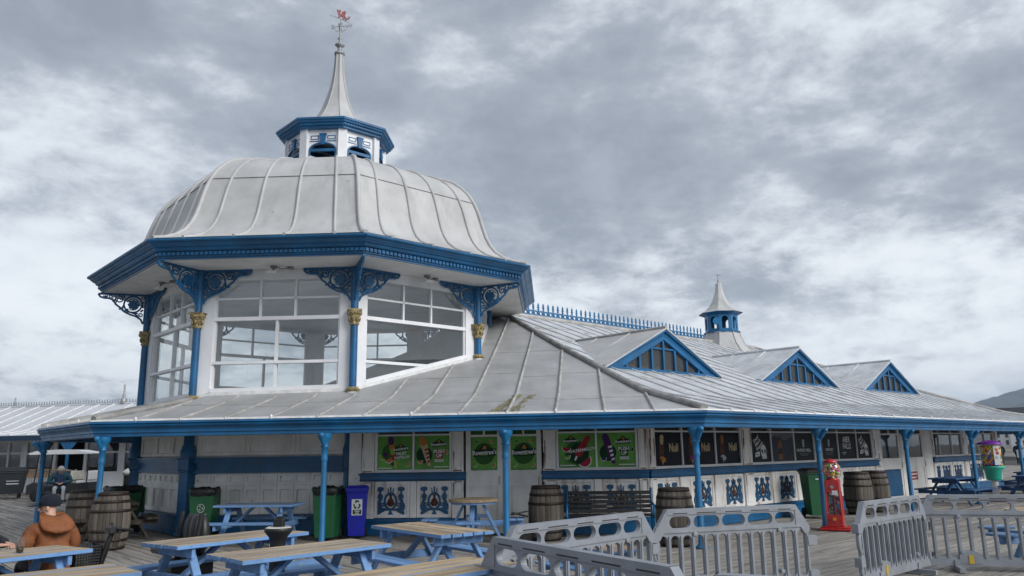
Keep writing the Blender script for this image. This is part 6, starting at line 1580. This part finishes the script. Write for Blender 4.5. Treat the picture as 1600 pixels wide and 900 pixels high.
# ------------------------------------------------------------------ golf buggy
t = thing('golf_buggy', 'golf buggy with a white canopy roof parked on the left', 'buggy', (-18.0, 31.9, 0), R(4))
CARW = material('white_vehicle_paint', (.68, .69, .70), .35, .05, 3); CARD = material('dark_vehicle_body', (.02, .022, .026), .35, .2, 3)
m = MB(); m.prism([(-1.25, 1.83), (-1.0, 1.93), (-.2, 1.99), (.5, 1.97), (1.25, 1.84), (1.2, 1.81), (-1.2, 1.80)], -.58, .58); bevel(m.build('roof', CARW, t), .03)
m = MB(); m.prism([(-1.2, .28), (-1.2, .62), (-.95, .74), (-.55, .60), (-.5, .34), (-.2, .34), (-.15, .62), (.55, .66), (1.15, .72), (1.2, .30)], -.55, .55); bevel(m.build('body', CARD, t), .03)
for x in (-.95, 1.05):
    for y in (-.52, .52): m = MB(); m.bar((x, y, .65), (x + (.1 if x < 0 else 0), y, 1.82), .035, .035); m.build('roof_post', BLACK, t)
for x in (-.02, .62): m = MB(); m.box(x, x + .48, -.5, .5, .66, .78); m.box(x + .40, x + .52, -.5, .5, .78, 1.15); bevel(m.build('seat', CARW if x > .5 else material('cream_seat', (.55, .53, .47), .5, .08, 5), t), .04, 2)
for x in (-.82, .78):
    for y in (-.5, .5): m = MB(); m.lathe([(.06, -.08), (.20, -.09), (.23, -.05), (.23, .05), (.20, .09), (.06, .08)], 18, 0, (0, 0, 0), True, T(x, y, .23) @ Matrix.Rotation(R(90), 4, 'X')); m.build('wheel', RUBBER, t)
m = MB(); m.tube([(-.62, -.2, .62), (-.42, -.2, .98)], .02, 6); m.lathe([(.15, -.012), (.165, -.012), (.165, .012), (.15, .012)], 14, 0, (0, 0, 0), True, T(-.42, -.2, .98) @ Matrix.Rotation(R(-35), 4, 'Y')); m.build('steering_wheel', BLACK, t)
# stacked black crates near the far door
for i, (x, y, z, r) in enumerate(((-16.9, 35.0, 0, 5), (-16.2, 35.1, 0, -4), (-16.6, 35.05, .42, 8))):
    t = thing('crate', ('black slatted crate at the left of the stack by the far doors', 'black slatted crate at the right of the stack by the far doors', 'black slatted crate on top of the stack by the far doors')[i], 'crate', (x, y, z), R(r), 'stack of black crates')
    for k in range(4):
        Mk = rotz(k * math.pi / 2)
        for q in range(4): m = MB(); m.box(-.32, .32, -.33, -.31, .03 + q * .10, .10 + q * .10); m.build('slat', BLACK, t, Mk)
    m = MB(); m.box(-.31, .31, -.31, .31, 0, .03); m.build('bottom', BLACK, t)
m = MB(); rnd = random.Random(1); m.sphere((0, 0, .14), .26, 14, 9, 0, (1, .7, .55)); 
for v in m.v: v += Vector((rnd.uniform(-.03, .03), rnd.uniform(-.03, .03), rnd.uniform(-.03, .03)))
o = m.build('plastic_bag', plain('white_plastic_bag', (.55, .55, .53), .4)); o.location = (-16.95, 34.9, .86); tag(o, 'crumpled white plastic bag on the black crates', 'bag')
# ------------------------------------------------------------------ metal railing and timber counter by the far pavilion
GALV = material('galvanised_steel', (.30, .31, .32), .45, .12, 6, metal=.5)
t = thing('railing', 'grey steel upright-bar railing in front of the far pavilion', 'railing', (-22.6, 35.6, 0), R(-12))
for z in (.15, 1.08): m = MB(); m.box(0, 3.4, -.02, .02, z, z + .04); m.build('rail', GALV, t)
for q in range(25): m = MB(); m.tube([(.08 + q * .135, 0, .17), (.08 + q * .135, 0, 1.1)], .011, 5); m.build('baluster', GALV, t)
for x in (0, 1.7, 3.4): m = MB(); m.box(x - .03, x + .03, -.03, .03, 0, 1.16); m.build('post', GALV, t)
# ------------------------------------------------------------------ the far pavilion on the left
fp = thing('far_pavilion', 'long low pavilion with pale hipped roof behind the kiosk on the left', 'pavilion', (0, 0, 0))
ROOF2 = material('pale_sheet_roof', (.50, .525, .56), .5, .06, .5, dirt=(.4, .41, .43), dirt_amt=.4, dirt_scale=.7)
EC = Vector((-21.9, 36.6)); dR = Vector((math.cos(R(-4)), math.sin(R(-4)))); dL = Vector((-math.cos(R(13)), math.sin(R(13))))
nR = Vector((-dR.y, dR.x)); nL = Vector((dL.y, -dL.x)); bis = (nR + nL); bis /= bis.dot(nR)
RUN, EZ, RZ, LENR, LENL = 5.6, 2.72, 4.45, 26.0, 30.0
P2 = [(0, EZ), (1.9, 2.98), (RUN, RZ)]
def z2(o): return EZ + .26 * o / 1.9 if o < 1.9 else 2.98 + (RZ - 2.98) * (o - 1.9) / (RUN - 1.9)
for d_, n_2, LEN in ((dR, nR, LENR), (dL, nL, LENL)):
    nbay = int(LEN / .95); bi = bis
    def edge_s(o): return (bi * o).dot(d_)        # where the hip lies at offset o
    for k in range(nbay):
        for (o0, z0_), (o1, z1_) in zip(P2, P2[1:]):
            s0, s1 = k * LEN / nbay, (k + 1) * LEN / nbay
            pts = [EC + d_ * (s0 + edge_s(o0)) + n_2 * o0, EC + d_ * (s1 + edge_s(o0)) + n_2 * o0, EC + d_ * (s1 + edge_s(o1)) + n_2 * o1, EC + d_ * (s0 + edge_s(o1)) + n_2 * o1] if False else None
        qs = [(k * LEN / nbay, (k + 1) * LEN / nbay)]
        m = MB()
        for (o0, _), (o1, _) in zip(P2, P2[1:]):
            lo0, lo1 = max(qs[0][0], edge_s(o0)), max(qs[0][0], edge_s(o1)); hi = qs[0][1]
            if lo0 >= hi and lo1 >= hi: continue
            a0, a1 = min(lo0, hi), min(lo1, hi)
            pts = [EC + d_ * a0 + n_2 * o0, EC + d_ * hi + n_2 * o0, EC + d_ * hi + n_2 * o1, EC + d_ * a1 + n_2 * o1]
            m.slab([(p.x, p.y, z) for p, z in zip(pts, (z2(o0), z2(o0), z2(o1), z2(o1)))], .05)
        if m.f: m.build('roof_panel', ROOF2, fp)
        s = qs[0][0]; pts = [EC + d_ * s + n_2 * o for o in (0, 1.0, 1.9, 3.2, 4.5, RUN)]; ok = [(p.x, p.y, z2(o) + .02) for p, o in zip(pts, (0, 1.0, 1.9, 3.2, 4.5, RUN)) if s >= edge_s(o) - .3]
        if len(ok) > 1: m = MB(); m.tube(ok, .035, 5); m.build('roof_seam', FLASH, fp)
    # back slope, ridge, cresting, fascia, posts
    r0 = EC + bi * RUN; r1 = EC + d_ * LEN + n_2 * RUN
    m = MB(); a, c = r0, r1; e = n_2 * RUN; m.slab([(a.x, a.y, RZ), (c.x, c.y, RZ), (c.x + e.x, c.y + e.y, EZ), (a.x + e.x, a.y + e.y, EZ)], .05); m.build('back_slope', ROOF2, fp)
    m = MB(); m.tube([(a.x, a.y, RZ + .03), (c.x, c.y, RZ + .03)], .06, 6); m.build('ridge_roll', ROOF2, fp)
    Mr = T(0, 0, RZ + .08) @ frame(a, c - a); L = (c - a).length; m = MB(); m.box(0, L, -.012, .012, .0, .03)
    for q in range(int(L / .17)): m.box(q * .17 - .02, q * .17 + .02, -.012, .012, .03, .19)
    stuff(m.build('ridge_cresting', VANE, fp, Mr))
    sg = 1 if d_ is dR else -1
    Mw = frame(EC, d_) if sg == 1 else frame(EC + d_ * LEN, -d_)
    m = MB(); m.box(0, LEN, -.05, .05, EZ - .25, EZ - .02); m.build('fascia', plain('dark_navy_paint', (.006, .03, .07), .5), fp, Mw)  # shadow at the eave is put into the fascia's dark colour
    Lw = LEN; yw = 2.0; x = .8 if sg == 1 else .4; k = 0
    while x < Lw - 2.2:
        door = sg == 1 and k % 3 == 1; z0_ = .06 if door else .98
        m = MB(); m.box(x, x + 1.9, yw, yw + .1, 0, z0_); m.box(x, x + .16, yw - .02, yw + .1, z0_, EZ - .1); m.box(x + 1.74, x + 1.9, yw - .02, yw + .1, z0_, EZ - .1); m.box(x + .16, x + 1.74, yw, yw + .1, 2.42, EZ); m.box(x + .9, x + 1.0, yw - .01, yw + .1, z0_, 2.42); m.box(x + .16, x + 1.74, yw - .01, yw + .1, 1.86, 1.94)
        wo = m.build('door' if door else 'window_bay', WHITE, fp, Mw)
        for xa, xc in ((x + .16, x + .9), (x + 1.0, x + 1.74)):
            for za, zc_ in ((z0_, 1.86), (1.94, 2.42)):
                pm = MB(); pm.add([(xa, yw + .05, za), (xc, yw + .05, za), (xc, yw + .05, zc_), (xa, yw + .05, zc_)], [(0, 1, 2, 3)]); pm.build('pane', DARKGLASS, wo, recalc=False)
        x += 1.905; k += 1
    m = MB(); m.box(0, Lw, 4.5, 4.6, 0, 2.6); m.build('inner_wall', DARK, fp, Mw)
    for q in range(int(LEN / 4.2)):
        m = MB(); xx = 1.2 + q * 4.2; m.box(xx - .05, xx + .05, .05, .15, 0, EZ - .2); m.prism([(xx - .5, EZ - .25), (xx + .5, EZ - .25), (xx + .1, EZ - .75), (xx - .1, EZ - .75)], .08, .12); m.build('veranda_post', BLUE, fp, Mw)
r0 = EC + bis * RUN
m = MB(); m.lathe([(.12, 0), (.16, .1), (.10, .3), (.06, .34), (.10, .42), (.05, .5), (.05, 1.0), (.0, 1.05)], 10, 0, (r0.x, r0.y, RZ + .02)); m.build('ridge_finial', VANE, fp)
r1 = EC + dL * 7.5 + nL * RUN; m = MB(); m.lathe([(.05, 0), (.04, .5), (.0, .52)], 8, 0, (r1.x, r1.y, RZ + .02)); m.build('ridge_finial', VANE, fp)
CNT = material('varnished_counter', (.26, .15, .07), .5, .2, 4, stretch=(.1, 1, 1), coords='object')
t = thing('counter', 'brown timber counter running along the far pavilion', 'counter', (-29.0, 37.35, 0), R(-8))
for q in range(3): m = MB(); m.box(0, 8.6, -.1, .1, 0, .05); m.build('counter_plank', CNT, t, T(0, q * .21, 1.12 - .03 * q))
m = MB(); m.box(0, 8.6, .0, .05, .78, 1.02); m.build('apron_board', CNT, t)
for x in (.2, 2.2, 4.2, 6.2, 8.3): m = MB(); m.box(x - .05, x + .05, .05, .15, 0, 1.1); m.build('leg', CNT, t)
# ------------------------------------------------------------------ far right: hotel, van, utility cart
hw = material('hotel_stucco', (.70, .70, .68), .7, .05, .3)
t = thing('hotel', 'long white seafront hotel with rows of windows beyond the veranda', 'hotel', (208, 330, -.35), R(-34))
m = MB(); m.box(-40, 60, 0, 14, 0, 13); m.box(-40, 60, -.5, 14.5, 12.6, 13.2); m.build('wall', hw, t); m = MB(); m.prism([(-40, 13.2), (60, 13.2), (57, 16.5), (-37, 16.5)], 1, 13); m.build('roof', plain('slate', (.09, .095, .11), .7), t)
wm = MB(); wm.box(-.55, .55, -.04, .06, 0, 1.9); wme = wm.fix(wm.mesh('window', plain('dark_pane', (.05, .055, .065), .2))); sm_ = MB(); sm_.box(-.75, .75, -.25, 0, -.2, 0); sme = sm_.fix(sm_.mesh('sill', hw))
for fl_ in range(4):
    for q in range(33): w = link('window', wme, t, T(-38 + q * 3.0, 0, 1.2 + fl_ * 3.0)); link('sill', sme, w)
for q in range(8):
    m = MB(); m.prism([(-1.6, 0), (1.6, 0), (1.6, 11.8), (-1.6, 11.8)], -1.2, 0); m.build('bay', hw, t, T(-36 + q * 12.3, 0, 0))
def van(label, loc, rz, col):
    t = thing('van', label, 'van', loc, rz); m = MB(); m.prism([(-2.3, .35), (2.3, .35), (2.35, .9), (1.75, 1.15), (1.2, 1.95), (-2.2, 2.0), (-2.3, 1.8)], -.9, .9); bevel(m.build('body', col, t), .08, 2)
    for x in (-1.45, 1.45):
        for y in (-.85, .85): m = MB(); m.lathe([(.12, -.1), (.33, -.1), (.33, .1), (.12, .1)], 16, 0, (0, 0, 0), True, T(x, y, .33) @ Matrix.Rotation(R(90), 4, 'X')); m.build('wheel', RUBBER, t)
    for y in (-.905, .905): m = MB(); m.prism([(.3, 1.15), (1.55, 1.15), (1.1, 1.78), (.3, 1.8)], y - .01, y + .01); m.build('side_window', CARD, t)
    m = MB(); m.bar((1.50, 0, 1.55), (1.505, 0, 1.56), 1.5, .55); m.build('windscreen', CARD, t)
van('white van parked far off beyond the veranda end', (57.5, 84.5, -.35), R(15), CARW)
van('dark grey van parked beyond the white van', (66.5, 92, -.35), R(10), material('grey_vehicle_paint', (.12, .13, .15), .35, .05, 3))
t = thing('utility_cart', 'white utility cart standing by the walkers on the right', 'cart', (39.6, 60.6, 0), R(-5))
m = MB(); m.box(-.9, 1.2, -.6, .6, .55, 1.15); m.box(-.8, 1.1, -.5, .5, 1.1, 1.16, 0); bevel(m.build('load_bed', CARW, t), .04); m = MB(); m.box(-.85, 1.15, -.5, .5, .28, .55); m.build('chassis', BLACK, t)
m = MB(); m.box(-.8, 1.2, -.7, .7, 1.85, 1.92); bevel(m.build('canopy', CARW, t), .03)
for x in (-.7, 1.1):
    for y in (-.55, .55):
        m = MB(); m.tube([(x, y, 1.1), (x, y, 1.88)], .025, 6); m.build('canopy_post', BLACK, t); m = MB(); m.lathe([(.08, -.09), (.26, -.09), (.26, .09), (.08, .09)], 14, 0, (0, 0, 0), True, T(x * .8, y, .26) @ Matrix.Rotation(R(90), 4, 'X')); m.build('wheel', RUBBER, t)

# ------------------------------------------------------------------ damp sea air between here and the hills
hm = bpy.data.materials.new('damp_sea_air'); hm.use_nodes = True; hm.node_tree.nodes.clear()
ho = hm.node_tree.nodes.new('ShaderNodeOutputMaterial'); pv = hm.node_tree.nodes.new('ShaderNodeVolumePrincipled')
pv.inputs['Color'].default_value = (.62, .76, .97, 1); pv.inputs['Density'].default_value = 0.00012; pv.inputs['Anisotropy'].default_value = 0.2
hm.node_tree.links.new(pv.outputs[0], ho.inputs['Volume'])
b_ = MB(); b_.box(-6500, 6500, -6500, 6500, -10, 420); hz_ = b_.build('haze', hm); stuff(hz_)
tag(hz_, 'pale damp sea air that fades the far hills', 'haze')
